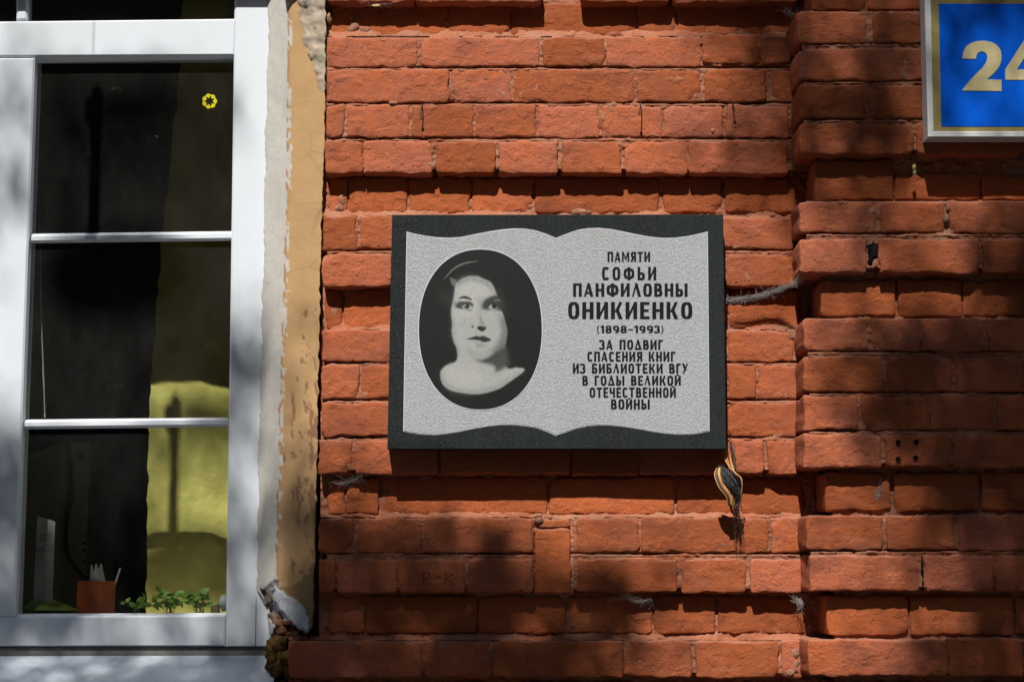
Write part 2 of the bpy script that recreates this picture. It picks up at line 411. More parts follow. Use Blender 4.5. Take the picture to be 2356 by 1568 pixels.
# solid wall behind, above, below and beside the window
core = simple('wall_core', (.36, .12, .07), .9, .2)
xr = P(668, 700, .07)[0]
def zz(Y, d=0): return P(1178, Y, d)[2]
for (a, b, y0, y1, z0, z1) in [(xr, 3.2, .075, .55, 0, 4.6), (-2.6, -1.62, .0, .55, 0, 4.6), (-1.62, xr, .0, .55, zz(-178), 4.6), (-1.62, xr, .02, .55, 0, zz(1660)),
                              (xr-.03, 3.2, .0, .075, zz(-76), 4.6), (xr-.03, 3.2, .01, .075, 0, zz(1736)), (P(2450, 800, DP)[0], 3.2, DP, .075, 0, zz(-60))]:
    v, f = boxw(a, b, y0, y1, z0, z1); part('wall_core', v, f, core, bld)
bl = simple('reveal_back', (.45, .42, .38), .9)
# plaster reveal ------------------------------------------------------------
ys = np.arange(-476, 1487, 4.0); n = 44
yk = [-180, 0, 300, 500, 800, 1000, 1200, 1330, 1360, 1400, 1440, 1486]
xA = np.interp(ys, yk, [622, 617, 611, 608, 601, 596, 592, 590, 591, 612, 618, 628])
xB = np.interp(ys, yk, [668, 664, 661, 658, 649, 642, 639, 637, 637, 637, 640, 648])
xC = np.interp(ys, yk, [750, 749, 747, 740, 733, 730, 727, 723, 722, 721, 719, 690])
pn = np.stack([ys*.01, ys*0, ys*0], -1)
xA0, xB0, xC0 = xA.copy(), xB.copy(), xC.copy()
xA = xA+2.6*fbm(pn, 3.1, 3, 2)+1.2*noise(pn, 14, 3); xC = xC+1.6*fbm(pn, 6, 3, 4); xB = xB+1.0*fbm(pn, 5, 3, 9)
k1, k2 = 18, 26
rows_ = []; cols_ = []
tan = np.array([.52, .32, .15]); whi = np.array([.60, .575, .53]); brn = np.array([.30, .155, .085]); stone = np.array([.42, .35, .27]); blu = np.array([.50, .52, .56]); dirt = np.array([.12, .065, .035])
def inpoly(X, Y, poly):
    r = np.zeros(np.shape(X), bool); m_ = len(poly)
    for i in range(m_):
        x1, y1 = poly[i]; x2, y2 = poly[(i+1) % m_]
        c = ((y1 > Y) != (y2 > Y)) & (X < (x2-x1)*(Y-y1)/((y2-y1)+1e-12)+x1); r ^= c
    return r
T1 = np.linspace(0, 1, k1); T2 = np.linspace(0, 1, k2)[1:]
Xg = np.concatenate([xA[:, None]+(xB-xA)[:, None]*T1, xB[:, None]+(xC-xB)[:, None]*T2, (xC+2)[:, None]], 1)
u1 = (Xg-xA0[:, None])/(xB0-xA0)[:, None]; u2 = (Xg-xB0[:, None])/(xC0-xB0)[:, None]
Dg = np.where(u2 < 0, .1175-.055*u1, .0625-.045*u2-.004*np.clip(u2*12, 0, 1)); Dg[:, -1] = .07; Dg[:, 0] = .1215
Yg = np.tile(ys[:, None], (1, Xg.shape[1]))
q3 = np.stack([Xg*.01, Yg*.01, Xg*0], -1)
isT = np.tile(np.arange(Xg.shape[1]) >= k1, (len(ys), 1))
colr = np.where(isT[..., None], tan, whi)*(1+.06*fbm(q3, 2, 2, 5))[..., None]
# flaking paint on the tan band, whitish scraped strip along the arris
fl = (fbm(q3*np.array([1, .38, 1]), 9.5, 4, 40) > .92-.5*np.exp(-((Yg-1060)/170)**2)-.22*np.clip((Xg-690)/40, -1, 1)*(Yg > 780)) & isT & (Yg > 640) & (Yg < 1330)
colr[fl] = brn; Dg = Dg+fl*.0012
sc_ = (np.abs(Xg-xB[:, None]-5) < 2.5+3.5*fbm(q3, 9, 3, 44)) & (fbm(q3*np.array([1, .4, 1]), 9, 2, 46) > -.1)
colr[sc_] = whi*1.02
ed = (np.abs(Xg-xB[:, None]+1) < 1.6) & (noise(q3, 9, 48) > -.1); colr[ed] = brn*1.4
st_poly = [(686, -180), (760, -180), (760, 100), (752, 212), (736, 206), (722, 150), (702, 100), (690, 50)]
stn = inpoly(Xg+6*fbm(q3, 8, 3, 50), Yg, st_poly)
colr[stn] = stone*(1+.25*fbm(q3, 12, 3, 51)[stn])[:, None]; Dg = Dg-stn*(.004+.005*fbm(q3, 4, 4, 52))
footm = (Yg > 1320+30*fbm(q3, 3, 2, 55)+(720-Xg)*.3) & isT; colr[footm] = colr[footm]*.55  # tan band darkened towards its foot
rub = inpoly(Xg+5*fbm(q3, 7, 3, 60), Yg+5*fbm(q3, 7, 3, 61), [(600, 1352), (640, 1395), (668, 1432), (724, 1462), (735, 1500), (612, 1500), (630, 1440)])
colr[rub] = dirt*(1+.5*fbm(q3, 9, 3, 62)[rub])[:, None]; Dg = Dg+rub*(.012+.014*fbm(q3, 5, 3, 63))
chk = inpoly(Xg+4*fbm(q3, 9, 3, 65), Yg+4*fbm(q3, 9, 3, 66), [(628, 1345), (652, 1362), (698, 1392), (716, 1436), (706, 1456), (662, 1436), (630, 1392)])
colr[chk] = blu*(1+.12*fbm(q3, 10, 3, 67)[chk])[:, None]; Dg = Dg-chk*.006
crk = inpoly(Xg, Yg, [(600, 1360), (622, 1342), (640, 1330), (642, 1352), (626, 1372), (640, 1412), (628, 1420), (612, 1380)]); colr[crk & ~chk] = np.array([.22, .20, .17]); Dg = Dg+(crk & ~chk)*.005
Dg = Dg+.0005*fbm(q3, 3, 3, 70)
v = PA(Xg, Yg, Dg); nr, nc = Xg.shape
ii, jj = np.meshgrid(np.arange(nr-1), np.arange(nc-1), indexing='ij'); i0 = (ii*nc+jj).ravel()
ro = part('plaster_reveal', v.reshape(-1, 3), np.stack([i0, i0+nc, i0+nc+1, i0+1], -1), PLAS, bld, True)
ca = ro.data.color_attributes.new('paint', 'FLOAT_COLOR', 'POINT'); ca.data.foreach_set('color', np.concatenate([np.clip(colr, 0, 1), np.ones((nr, nc, 1))], -1).ravel())
# rubble and foam at the foot of the reveal
foam = simple('aged_mounting_foam', (.17, .095, .03), .95, .1, .4, 60, .004, 120)
rub_m = simple('broken_brick_rubble', (.22, .10, .06), .95, .1, .4, 40, .003, 90)
pc = []
for k in range(26):
    X = random.uniform(626, 664); Y = random.uniform(1478, 1600); pc.append(blob(P(X, Y, random.uniform(.03, .07)), (.016, .016, .018), k, .45, 2, 70))
part('foam', *merge(pc), foam, bld, True)
for k in range(16):
    X = random.uniform(640, 728); Y = 1400+(X-630)*.62+random.uniform(12, 60)
    if Y > 1476: Y = 1470
    part('rubble', *blob(P(X, Y, random.uniform(.035, .06)), (random.uniform(.008, .016), .010, random.uniform(.006, .011)), 100+k, .4, 2, 90), rub_m, bld, True)
lump = simple('mortar_lump', (.44, .22, .14), .95, .1, .3, 60, .003, 120)
for (X, Y, a, b, d) in [(786, 462, 11, 16, D), (783, 480, 12, 9, D), (812, 62, 16, 14, D), (838, 72, 14, 9, D), (808, 42, 6, 7, D), (825, 48, 7, 11, D), (768, 640, 9, 12, 0),
                        (770, 715, 12, 18, D), (1242, 1198, 10, 8, .01), (1236, 1186, 12, 6, .02), (1262, 1190, 14, 5, .02), (905, 238, 10, 5, 0), (2180, 480, 7, 9, DP), (2176, 505, 7, 10, DP),
                        (1825, 1500, 16, 14, 0), (1832, 1530, 14, 16, 0), (1815, 1545, 12, 10, 0), (757, 45, 8, 16, .03), (752, 520, 6, 10, .02), (1640, 300, 5, 7, 0), (1590, 245, 6, 5, 0), (1340, 488, 22, 8, D)]:
    part('mortar_lump', *blob(P(X, Y, d+.004), (a*.00093, .007, b*.00093), int(X), .5, 2, 80), lump, bld, True)
soot = simple('black_soot_filling', (.02, .017, .016), .95, .1, .4, 60, .004, 100)
for (X, Y, a, b, d) in [(2009, 575, 11, 22, DP+.006), (2002, 600, 7, 12, DP+.006), (2122, 1320, 4, 40, DP+.008)]:
    part('soot_filling', *blob(P(X, Y, d), (a*.00093, .006, b*.00093), int(X), .5, 3, 80), soot, bld, True)
hole_m = simple('drilled_hole', (.012, .009, .008), .95, .05)
for X, Y in [(2067, 1017), (2109, 1016), (2067, 1055), (2107, 1052)]:
    c = P(X, Y, DP-.0035); part('drill_hole', *tube([c, c+np.array([0, .012, 0])], .0050, 12), hole_m, bld)

scr = simple('scratched_brick', (.20, .062, .035), .9, .1)
for strokes in ([[(975, 1342), (974, 1326), (975, 1316)], [(975, 1316), (984, 1314), (988, 1321), (982, 1329), (975, 1329)]], [[(1001, 1327), (1014, 1325)]], [[(1024, 1343), (1024, 1330), (1026, 1316)], [(1043, 1317), (1034, 1324), (1026, 1330), (1036, 1337), (1044, 1344)]]):
    part('scratched_mark', *merge([tube([P(x, y, -.0006) for x, y in st_], .0011, 5) for st_ in strokes]), scr, bld)
# ------------------------------------------------------------------ window
win = bpy.data.objects.new('window', None); COL.objects.link(win); win.parent = bld
def wp(name, vf, mat, smooth=False): return part(name, vf[0], vf[1], mat, win, smooth)
wp('frame', bevel_quad([(-420, 54), (544, 43), (540, 128), (-420, 133)], W, W+.06), PVC)                      # transom
wp('frame', bevel_quad([(546, -490), (640, -490), (622, 1489), (519, 1489)], W+.0005, W+.06), PVC)             # right stile
wp('frame', bevel_quad([(-420, 134), (80, 133), (34, 1417), (-420, 1417)], W-.002, W+.06), PVC)                # middle post
wp('frame', bevel_quad([(-420, 1419), (519, 1414), (518, 1487), (-420, 1488)], W, W+.06), PVC)                 # bottom rail
wp('frame', bevel_quad([(39, -490), (64, -490), (62, 46), (37, 47)], W+.006, W+.05), PVC)
wp('joint_line', ppx([(-300, 1487.2), (610, 1486.6), (610, 1488.6), (-300, 1489.6)], W+.001, W+.01), RUBBER)
wp('joint_line', ppx([(588.6, 1372), (589.8, 1372), (588.6, 1486), (587.4, 1486)], W-.0006, W+.005), RUBBER)
# inner glazing beads (sloping rebate around the panes)
def bead(pts_o, pts_i, d0, d1):
    a = [P(x, y, d0) for x, y in pts_o]; b = [P(x, y, d1) for x, y in pts_i]
    return np.array(a+b), [(i, (i+1) % 4, 4+(i+1) % 4, 4+i) for i in range(4)]
GL = W+.028
wp('glazing_bead', bead([(80, 131), (543, 124), (519, 1416), (35, 1418)], [(85, 146), (540, 137), (519, 1409), (41, 1411)], W+.004, GL-.001), PVC)
def glass_mat(name, dirt):
    m = M(name); n_, l_ = m.n, m.l; n_.remove(m.b)
    tr = n_.new('ShaderNodeBsdfTransparent'); tr.inputs[0].default_value = (.80, .84, .82, 1)
    gl = n_.new('ShaderNodeBsdfGlossy'); gl.inputs['Roughness'].default_value = .02; gl.inputs[0].default_value = (1, 1, 1, 1)
    fr = n_.new('ShaderNodeFresnel'); fr.inputs[0].default_value = 1.5
    mx = n_.new('ShaderNodeMixShader'); l_.new(fr.outputs[0], mx.inputs[0]); l_.new(tr.outputs[0], mx.inputs[1]); l_.new(gl.outputs[0], mx.inputs[2])
    df = n_.new('ShaderNodeBsdfDiffuse'); df.inputs[0].default_value = (.7, .7, .66, 1)
    film = m.ramp(m.noise(14, 5, .6, m.map((1.5, 1, .5))), [(.3, .007), (.75, .017*dirt)])
    sp = m.math('MULTIPLY', m.ramp(m.vor(150), [(.0, .6), (.07, 0.0)]), m.ramp(m.noise(9, 4), [(.45, 0.0), (.62, 1.0)]))
    sp2 = m.math('MULTIPLY', m.ramp(m.vor(420), [(.0, .6), (.12, 0.0)]), m.ramp(m.noise(5, 4), [(.4, .3), (.62, 1.0)]))
    f = m.math('ADD', film, m.math('ADD', sp, sp2), True)
    mx2 = n_.new('ShaderNodeMixShader'); l_.new(f, mx2.inputs[0]); l_.new(mx.outputs[0], mx2.inputs[1]); l_.new(df.outputs[0], mx2.inputs[2])
    l_.new(mx2.outputs[0], n_['Material Output'].inputs[0]); return m.m
GLASS = glass_mat('dusty_window_glass', 1.0)
def pane(pts):
    q = [P(x, y, GL) for x, y in pts]; wp('pane', (q, [(0, 1, 2, 3)]), GLASS)
pane([(83, 140), (543, 130), (533, 541), (66, 548)]); pane([(66, 551), (533, 544), (525, 968), (50, 974)]); pane([(50, 977), (525, 971), (518, 1414), (37, 1418)])
pane([(62, -486), (546, -486), (545, 46), (60, 52)]); pane([(-400, -486), (38, -486), (36, 52), (-400, 58)])
def muntin(x0, ya, x1, yb, h=22):
    # ridge profile bar: lit upper bevel, flat, lower bevel
    L = []
    for (x, y, s) in ((x0, ya, 0), (x1, yb, 0)):
        L.append([P(x, y-h/2, GL-.001), P(x, y-h/2+1, GL-.010), P(x, y-h/2+6, GL-.0145), P(x, y+h*.18, GL-.0145), P(x, y+h/2-3, GL-.010), P(x, y+h/2, GL-.001)])
    v = L[0]+L[1]; k = len(L[0]); f = [(i, i+1, k+i+1, k+i) for i in range(k-1)]+[tuple(range(k)), tuple(range(k, 2*k))[::-1]]
    wp('muntin', (v, f), PVC)
muntin(66, 549, 533, 543); muntin(49, 976, 525, 971)
# gap strip and outer sill
wp('gap_strip', ppx([(-420, 1489), (622, 1488), (632, 1512), (-420, 1514)], W+.006, W+.05), GREY)
sv = []
sill_m = M('painted_sheet_sill', .45, .4)
sill_m.color(sill_m.mix(sill_m.ramp(sill_m.noise(9, 6, .7, sill_m.map((1, 1, 2))), [(.55, 0.0), (.7, .6)]), (.66, .73, .83), (.33, .35, .38))); sill_m.bump(sill_m.noise(8, 3), .003, .5)
a = [P(-420, 1509, W+.004), P(634, 1507, W+.004), P(628, 1600, -.045), P(-420, 1600, -.045)]
bq = [q-np.array([0, 0, .004]) for q in a]
wp('sill', prism(a, bq), sill_m.m)
wp('sill_lip', ppx([(-420, 1600), (628, 1600), (628, 1632), (-420, 1632)], -.0455, -.042), sill_m.m)

# ------------------------------------------------------------------ room behind the window
room_m = simple('dim_room_plaster', (.50, .47, .40), .9, .1)
lx, rx_ = -1.62, xr
zs = P(300, 1426, W+.06)[2]; zt = zz(-178)
def roombox(name, vf): 
    o = obj(name, mesh(name, vf[0], vf[1], room_m)); o['kind'] = 'structure'
roombox('room_floor', boxw(-2.6, 3.2, .55, 4.5, -.1, .0)); roombox('room_ceiling', boxw(-2.6, 3.2, .55, 4.5, 3.6, 3.7))
roombox('room_back_wall', boxw(-2.6, 3.2, 4.5, 4.6, 0, 3.6)); roombox('room_side_wall', boxw(-2.7, -2.6, .55, 4.6, -.1, 3.7)); roombox('room_side_wall', boxw(3.2, 3.3, .55, 4.6, -.1, 3.7))
board = simple('white_board_paint', (.62, .60, .55), .5)
v, f = boxw(lx, rx_, W+.062, .80, zs-.03, zs-.004)
wp('inner_sill', (v, f), board)

# curtain: quilted yellow sheet hanging beside the window
cd = .66
xsC = np.linspace(0, 1, 70); ysC = np.linspace(-200, 1500, 200)
XL = np.interp(ysC, [-200, 150, 560, 950, 1410, 1500], [430, 415, 371, 343, 336, 336])+2.5*fbm(np.stack([ysC*.02, ysC*0, ysC*0], -1), 2, 3, 3)
Xc = XL[:, None]+(610-XL)[:, None]*xsC[None, :]; Yc = np.tile(ysC[:, None], (1, 70))
q3 = np.stack([Xc*.01, Yc*.01, Xc*0], -1)
dc = cd-.012*np.sin(xsC*5.5)[None, :]*(1+0*Yc)+.006*fbm(q3, 1.2, 3, 7)+.0006*np.sin(Xc*.42)*np.sin(Yc*.36)
v = PA(Xc, Yc, dc).reshape(-1, 3); i0 = (np.arange(199)[:, None]*70+np.arange(69)[None, :]).ravel()
m = M('yellow_quilted_cloth', .75, .3)
m.color(m.mix(m.ramp(m.noise(6, 4), [(.35, 0.0), (.65, 1.0)]), (.66, .58, .15), (.74, .66, .19)))
m.bump(m.vor(70), .0014, .6); CUR = m.m
free('curtain', v, np.stack([i0, i0+1, i0+71, i0+70], -1), CUR, 'yellow quilted curtain hanging inside the window at its right side', 'curtain', True)

# things on the inner sill
ZS = zs-.004
def onz(X, Y, d): return P(X, Y, d)
card = simple('off_white_card', (.55, .54, .48), .6, .3, .06); cardd = simple('appliance_shell', (.95, .95, .78), .5, .4, .1)
ink = simple('grey_print', (.10, .10, .10), .8)
# tall grey cabinet with cable, deeper in the room
KD = 1.25
t = thing('cabinet', 'tall pale grey cabinet standing inside the lower left pane', 'cabinet', tuple(np.array([P(130, 1400, KD)[0], KD, 0.0])))
def down(fr, idx):
    for i in idx: fr[i] = np.array([fr[i][0], fr[i][1], .001])
    return fr
fr = down([P(x, y, KD) for x, y in [(58, 1405), (62, 1048), (125, 1024), (158, 1015), (201, 1014), (208, 1022), (202, 1405)]], (0, 6))
part('body', *prism(fr, [q+np.array([0, .35, 0]) for q in fr]), cardd, t)
fr = down([P(x, y, KD-.02) for x, y in [(158, 1019), (206, 1019), (200, 1400), (156, 1400)]], (2, 3))
part('door', *prism(fr, [q+np.array([0, .018, 0]) for q in fr]), cardd, t)
part('handle', *ppx([(180, 1046), (194, 1044), (193, 1056), (181, 1056)], KD-.03, KD-.02), RUBBER, t)
for y in (1245, 1262, 1287): part('button', *ppx([(191, y), (197, y), (197, y+7), (191, y+7)], KD-.025, KD-.02), RUBBER, t)
cp = curve([P(155, 1016, KD-.03), P(163, 1080, KD-.04), (P(164, 1140, KD-.04)), P(153, 1200, KD-.04), P(153, 1262, KD-.04), P(170, 1300, KD-.05), P(200, 1332, KD-.06), P(216, 1345, KD-.06), P(225, 1400, KD-.06)], 40)
v, f = tube(cp, .006, 8); free('cable', v, f, RUBBER, 'black cable hanging down over the grey cabinet', 'cable', True)
# leaning leaflet
lf = thing('leaflet', 'narrow white printed leaflet standing upright on the green triangular holder', 'leaflet', tuple(P(100, 1390, .25)))
part('sheet', *prism([P(86, 1186, .25), P(127, 1199, .27), P(121, 1378, .27), P(76, 1392, .25)], [P(86, 1186, .252), P(127, 1199, .272), P(121, 1378, .272), P(76, 1392, .252)]), card, lf)
tx = []
for i, y in enumerate([1225, 1229, 1233, 1237, 1242, 1256, 1260, 1264, 1268, 1273, 1278, 1283, 1288, 1300, 1316]):
    xa = 92 if i < 5 else 84; xb = [117, 116, 118, 115, 114, 106, 104, 110, 103, 99, 96, 100, 95, 98, 94][i]
    tx.append(ppx([(xa, y), (xb, y+4), (xb, y+5.2), (xa, y+1.2)], .2485, .2492))
part('print', *merge(tx), ink, lf)
grn = simple('pale_green_card', (.28, .36, .05), .5, .3)
c0 = P(100, 1405, .24)
hold = np.array([P(47, 1400, .22), P(190, 1400, .24), P(140, 1378, .30), P(82, 1366, .27)])
hv = np.array([P(47, 1402, .21), P(185, 1404, .22), P(150, 1400, .33), P(60, 1398, .33), P(84, 1366, .27), P(120, 1376, .28)])
free('card_holder', hv, [(0, 1, 5, 4), (1, 2, 5), (2, 3, 4, 5), (3, 0, 4), (0, 3, 2, 1)], grn, 'low green triangular card holder in the left corner of the sill', 'card holder')
# white tray edge
free('tray', *boxw(P(46, 1410, .20)[0], P(345, 1410, .20)[0], .20, .30, ZS+.0005, ZS+.011), card, 'flat white tray lying under the orange box and holder', 'tray')
# orange box
ob = thing('box', 'small orange box with folded white tissues on the sill', 'box', tuple(np.array([P(222, 1400, .23)[0], .23, ZS+.011])))
om = simple('orange_lacquer', (.88, .16, .02), .35, .5, .15)
A_ = P(176, 1412, .23); B2 = P(230, 1412, .20); C2 = P(266, 1412, .235); zt_ = P(220, 1336, .22)[2]; z0_ = ZS+.012
def col4(zz_): return [np.array([A_[0], .23, zz_]), np.array([B2[0], .195, zz_]), np.array([C2[0], .225, zz_]), np.array([C2[0]-.045, .27, zz_])]
part('body', *prism(col4(zt_), col4(z0_)), om, ob)
def tongue(xa, xb, xt, yt, d): return [P(xa, 1340, d), P(xb, 1340, d), P(xt, yt, d)]
for (a_, b_, c_2, y_, d_) in [(206, 222, 209, 1298, .222), (210, 230, 220, 1296, .215), (220, 241, 231, 1296, .224), (208, 238, 226, 1306, .219)]:
    tri = tongue(a_, b_, c_2, y_, d_); part('tissue', *prism(tri, [q+np.array([.002, .004, 0]) for q in tri]), card, ob)
part('pen', *tube([P(262, 1352, .235), P(277, 1306, .24)], .0022, 8), card, ob)
# window cords
cord = simple('grey_cord', (.30, .32, .30), .4)
free('pull_cord', *tube(curve([P(88, 430, .21), P(92, 560, .21), P(95, 700, .21), P(98, 850, .21), P(106, 962, .21)], 20), .0011, 6), cord, 'thin grey pull cord slanting down at the left of the panes', 'cord', True)
free('pull_cord', *tube(curve([P(92, 640, .20), P(96, 760, .20), P(101, 880, .20), P(103, 960, .20)], 14), .0016, 6), cord, 'short thicker cord rod beside the pull cord, middle pane', 'cord', True)
# plants
leafm = M('young_leaf', .45, .4); leafm.color(leafm.mix(leafm.noise(20), (.34, .58, .08), (.52, .78, .18))); leafm.b.inputs['Subsurface Weight'].default_value = 0
stemm = simple('plant_stem', (.18, .30, .06), .6)
potm = simple('dark_pot', (.05, .045, .04), .6)
lv_ = []; lfc = []
for i in range(7):
    u = i/6; w_ = .5*math.sin(math.pi*u**.8)*.56; z_ = -.25*u*u
    lv_ += [(u, -w_, z_+.06*w_), (u, 0, z_), (u, w_, z_+.06*w_)]
for i in range(6):
    a = i*3; lfc += [(a, a+3, a+4, a+1), (a+1, a+4, a+5, a+2)]
lmesh = mesh('leaf', lv_, lfc, leafm.m, True)
def plant(name, label, X, d, tops, nl, ls, x0, x1):
    base = np.array([P(X, 1400, d)[0], d, ZS]); t = thing(name, label, 'plant', tuple(base), 'green seedlings on the inner sill')
    v, f = tube([base, base+np.array([0, 0, .014])], [.014, .016], 12); part('pot', v, f, potm, t)
    sts = []
    for (tx_, ty_) in tops:
        tip = P(tx_, ty_, d+random.uniform(-.02, .02)); b0 = base+np.array([random.uniform(-.01, .01), 0, .012]); mid = (b0+tip)/2+np.array([0, 0, .012])
        cc = curve([b0, mid, tip], 8); sts.append(tube(cc, .0009, 5))
        for k in range(nl):
            pt = cc[min(7, 7-int(k*.9))]; o = obj('leaf', lmesh, t); o.location = Vector(pt-base); s = ls*random.uniform(.7, 1.2)
            o.scale = (s, s, s); o.rotation_euler = (random.choice([-1, 1])*random.uniform(.2, .5)+1.2, random.uniform(-.9, .9)+random.choice([0, 3.1]), random.uniform(-.5, .5))
    part('stem', *merge(sts), stemm, t)
plant('seedling', 'leafy seedling nearest the right end of the sill, tallest one', 462, .21, [(441, 1366), (461, 1362), (450, 1372), (478, 1392), (432, 1385), (445, 1380), (470, 1375), (426, 1372)], 5, .021, 0, 0)
plant('seedling', 'dense low seedling in the middle of the green clump', 395, .22, [(370, 1356), (385, 1372), (402, 1366), (415, 1382), (372, 1382), (350, 1392), (392, 1395), (362, 1370), (400, 1378)], 5, .019, 0, 0)
plant('seedling', 'darker sparse seedling right beside the orange box', 312, .25, [(288, 1385), (300, 1395), (325, 1382), (338, 1370), (312, 1398), (330, 1392)], 4, .016, 0, 0)
wm = simple('crumpled_white_bag', (.7, .69, .68), .5)
free('bag', *blob(P(516, 1390, .24), (.012, .010, .020), 5, .4, 2, 60), wm, 'crumpled white bag at the right end of the inner sill', 'bag', True)
free('carton', *ppx([(484, 1390), (502, 1388), (503, 1412), (485, 1412)], .26, .28), simple('brown_carton', (.35, .25, .14), .8), 'little brown carton between the seedlings and the white bag', 'carton')
# yellow rosette sticker on the top pane
yv = []; K = 56
for i in range(K):
    a = 2*math.pi*i/K; r1 = 16.5+1.2*math.cos(7*a); r0 = 9.5+2.6*math.cos(7*a+math.pi)
    yv += [P(482+r1*math.cos(a), 233+r1*math.sin(a), GL-.0008), P(482+r0*math.cos(a), 233+r0*math.sin(a), GL-.0008)]
yb_ = [q+np.array([0, .0005, 0]) for q in yv]
yf = [(2*i, 2*((i+1) % K), 2*((i+1) % K)+1, 2*i+1) for i in range(K)]+[(2*K+2*i+1, 2*K+2*((i+1) % K)+1, 2*K+2*((i+1) % K), 2*K+2*i) for i in range(K)]
yf += [(2*i, 2*K+2*i, 2*K+2*((i+1) % K), 2*((i+1) % K)) for i in range(K)]
free('sticker', yv+yb_, yf, simple('yellow_foil', (.95, .85, .02), .3, .6, .1, 300), 'yellow ring sticker with petal edge on the upper pane', 'sticker')

# ------------------------------------------------------------------ memorial plaque
DQ = -.047
pl = thing('memorial_plaque', 'black granite memorial plaque with a pale open book, oval portrait and inscription', 'plaque', tuple(P(1280, 1033, 0)))
sl4 = [(902, 494), (1664, 493), (1671, 1033), (891, 1033)]
fr = [P(x, y, DQ) for x, y in sl4]
v, f = bevel_quad(sl4, DQ, -.004, .0015); part('slab', v, f, GRAN, pl)
for X, Y in ((960, 560), (1610, 560), (960, 980), (1610, 980)):
    c = P(X, Y, -.006); part('mounting_pin', *tube([c, c+np.array([0, .02, 0])], .008, 8), RUBBER, pl)
def smooth_outline(segs, n=10):
    out = []
    for s in segs:
        out += [tuple(q) for q in (curve(s, n) if len(s) > 2 else np.array(s, float))[:-1]]
    return out
book = smooth_outline([
    [(937, 534), (968, 542), (1015, 548), (1060, 547), (1110, 537), (1160, 529), (1200, 527), (1240, 533), (1281, 549)],
    [(1281, 549), (1318, 533), (1358, 526), (1400, 528), (1450, 538), (1500, 547), (1545, 549), (1590, 543), (1627, 534)],
    [(1627, 534), (1631, 990)],
    [(1631, 990), (1595, 997), (1550, 998), (1500, 992), (1450, 983), (1400, 977), (1355, 978), (1315, 987), (1281, 1001)],
    [(1281, 1001), (1245, 985), (1205, 978), (1160, 976), (1110, 982), (1060, 992), (1010, 999), (965, 997), (929, 990)],
    [(929, 990), (937, 534)]], 14)
def flat_poly(pts, d0, d1):
    from mathutils.geometry import tessellate_polygon
    fr = [P(x, y, d0) for x, y in pts]; n = len(fr)
    tr = tessellate_polygon([[Vector((q[0], q[2], 0)) for q in fr]])
    bk = [np.array([q[0], d1, q[2]]) for q in fr]
    f = [tuple(t) for t in tr]+[(i, (i+1) % n, n+(i+1) % n, n+i) for i in range(n)]
    # make the front face the viewer
    out = []
    for t in f:
        if len(t) == 3:
            a, b, c = (fr[i] for i in t); nn = np.cross(b-a, c-a)
            out.append(t if nn[1] < 0 else t[::-1])
        else: out.append(t)
    return np.array(fr+bk), out
def grow(pts, g):
    cx = 1281; cy = 765
    return [(x+(g if x > cx else -g), y+(g if y > cy else -g)) for x, y in pts]
part('book_edge', *flat_poly(grow(book, 1.6), DQ-.0008, DQ+.002), RIM, pl)
part('book_panel', *flat_poly(book, DQ-.0016, DQ+.002), FROST, pl)
# oval
ox, oy, orx, ory = 1105.2, 757.5, 141.3, 183.5
def oval(k=0.0, n=96):
    o = []
    for i in range(n):
        a = 2*math.pi*i/n; c, s = math.cos(a), math.sin(a); e = 2/2.18
        o.append((ox+(orx+k)*math.copysign(abs(c)**e, c), oy+(ory+k)*math.copysign(abs(s)**e, s)))
    return o
part('oval_rim', *flat_poly(oval(2.4), DQ-.0022, DQ), RIM, pl)
# portrait tones ------------------------------------------------------------
q = 4; HW, HH = 1400//q, 1568//q
XX, YY = np.meshgrid((np.arange(HW)+.5)*q, (np.arange(HH)+.5)*q)
def blur(a, s):
    s = s/q
    if s < .3: return a
    r = int(3*s)+1; k = np.exp(-.5*(np.arange(-r, r+1)/s)**2); k /= k.sum()
    a = np.apply_along_axis(lambda z: np.convolve(np.pad(z, r, 'edge'), k, 'valid'), 0, a)
    return np.apply_along_axis(lambda z: np.convolve(np.pad(z, r, 'edge'), k, 'valid'), 1, a)
img = np.full(XX.shape, .011)
def lay(poly, val, s=6, al=1.0):
    global img
    mk = blur(inpoly(XX, YY, [tuple(z) for z in poly]).astype(float), s)*al; img = img*(1-mk)+val*mk
def cl(p, n=60):
    p = list(p); return curve(p+[p[0]], n)
def line(p, w, val, s=3, al=1.0):
    c = curve(p, 24); d_ = np.gradient(c, axis=0); nn = np.stack([-d_[:, 1], d_[:, 0]], 1); nn /= np.linalg.norm(nn, axis=1)[:, None]+1e-9
    ww = w*np.sin(np.linspace(.15, math.pi-.15, 24))[:, None]; lay(list(c+nn*ww)+list((c-nn*ww)[::-1]), val, s, al)
FC = .42
lay(cl([(520, 395), (600, 345), (690, 335), (745, 358), (800, 382), (835, 430), (862, 492), (880, 560), (900, 620), (922, 700), (940, 780), (934, 850), (922, 920), (930, 1000), (945, 1090), (1020, 1085), (1085, 1105), (960, 1200), (860, 1262), (700, 1300), (520, 1280), (440, 1245), (402, 1190), (400, 1110), (455, 1060), (520, 1035), (535, 990), (528, 925), (503, 865), (490, 790), (492, 720), (484, 650), (486, 590), (503, 520), (512, 450)], 200), FC, 5)
lay(cl([(560, 380), (650, 360), (740, 400), (800, 470), (720, 520), (700, 620), (560, 680), (520, 780), (560, 880), (700, 960), (600, 900), (520, 700), (540, 480)]), .50, 28, .8)
lay([(430, 1130), (520, 1080), (700, 1090), (760, 1180), (650, 1270), (480, 1240)], .48, 30, .7)
k1_ = img.copy()
lay([(870, 640), (935, 690), (965, 790), (945, 870), (930, 950), (850, 990), (800, 960), (870, 880), (900, 780)], .12, 20, .85)
img = np.minimum(img, k1_)
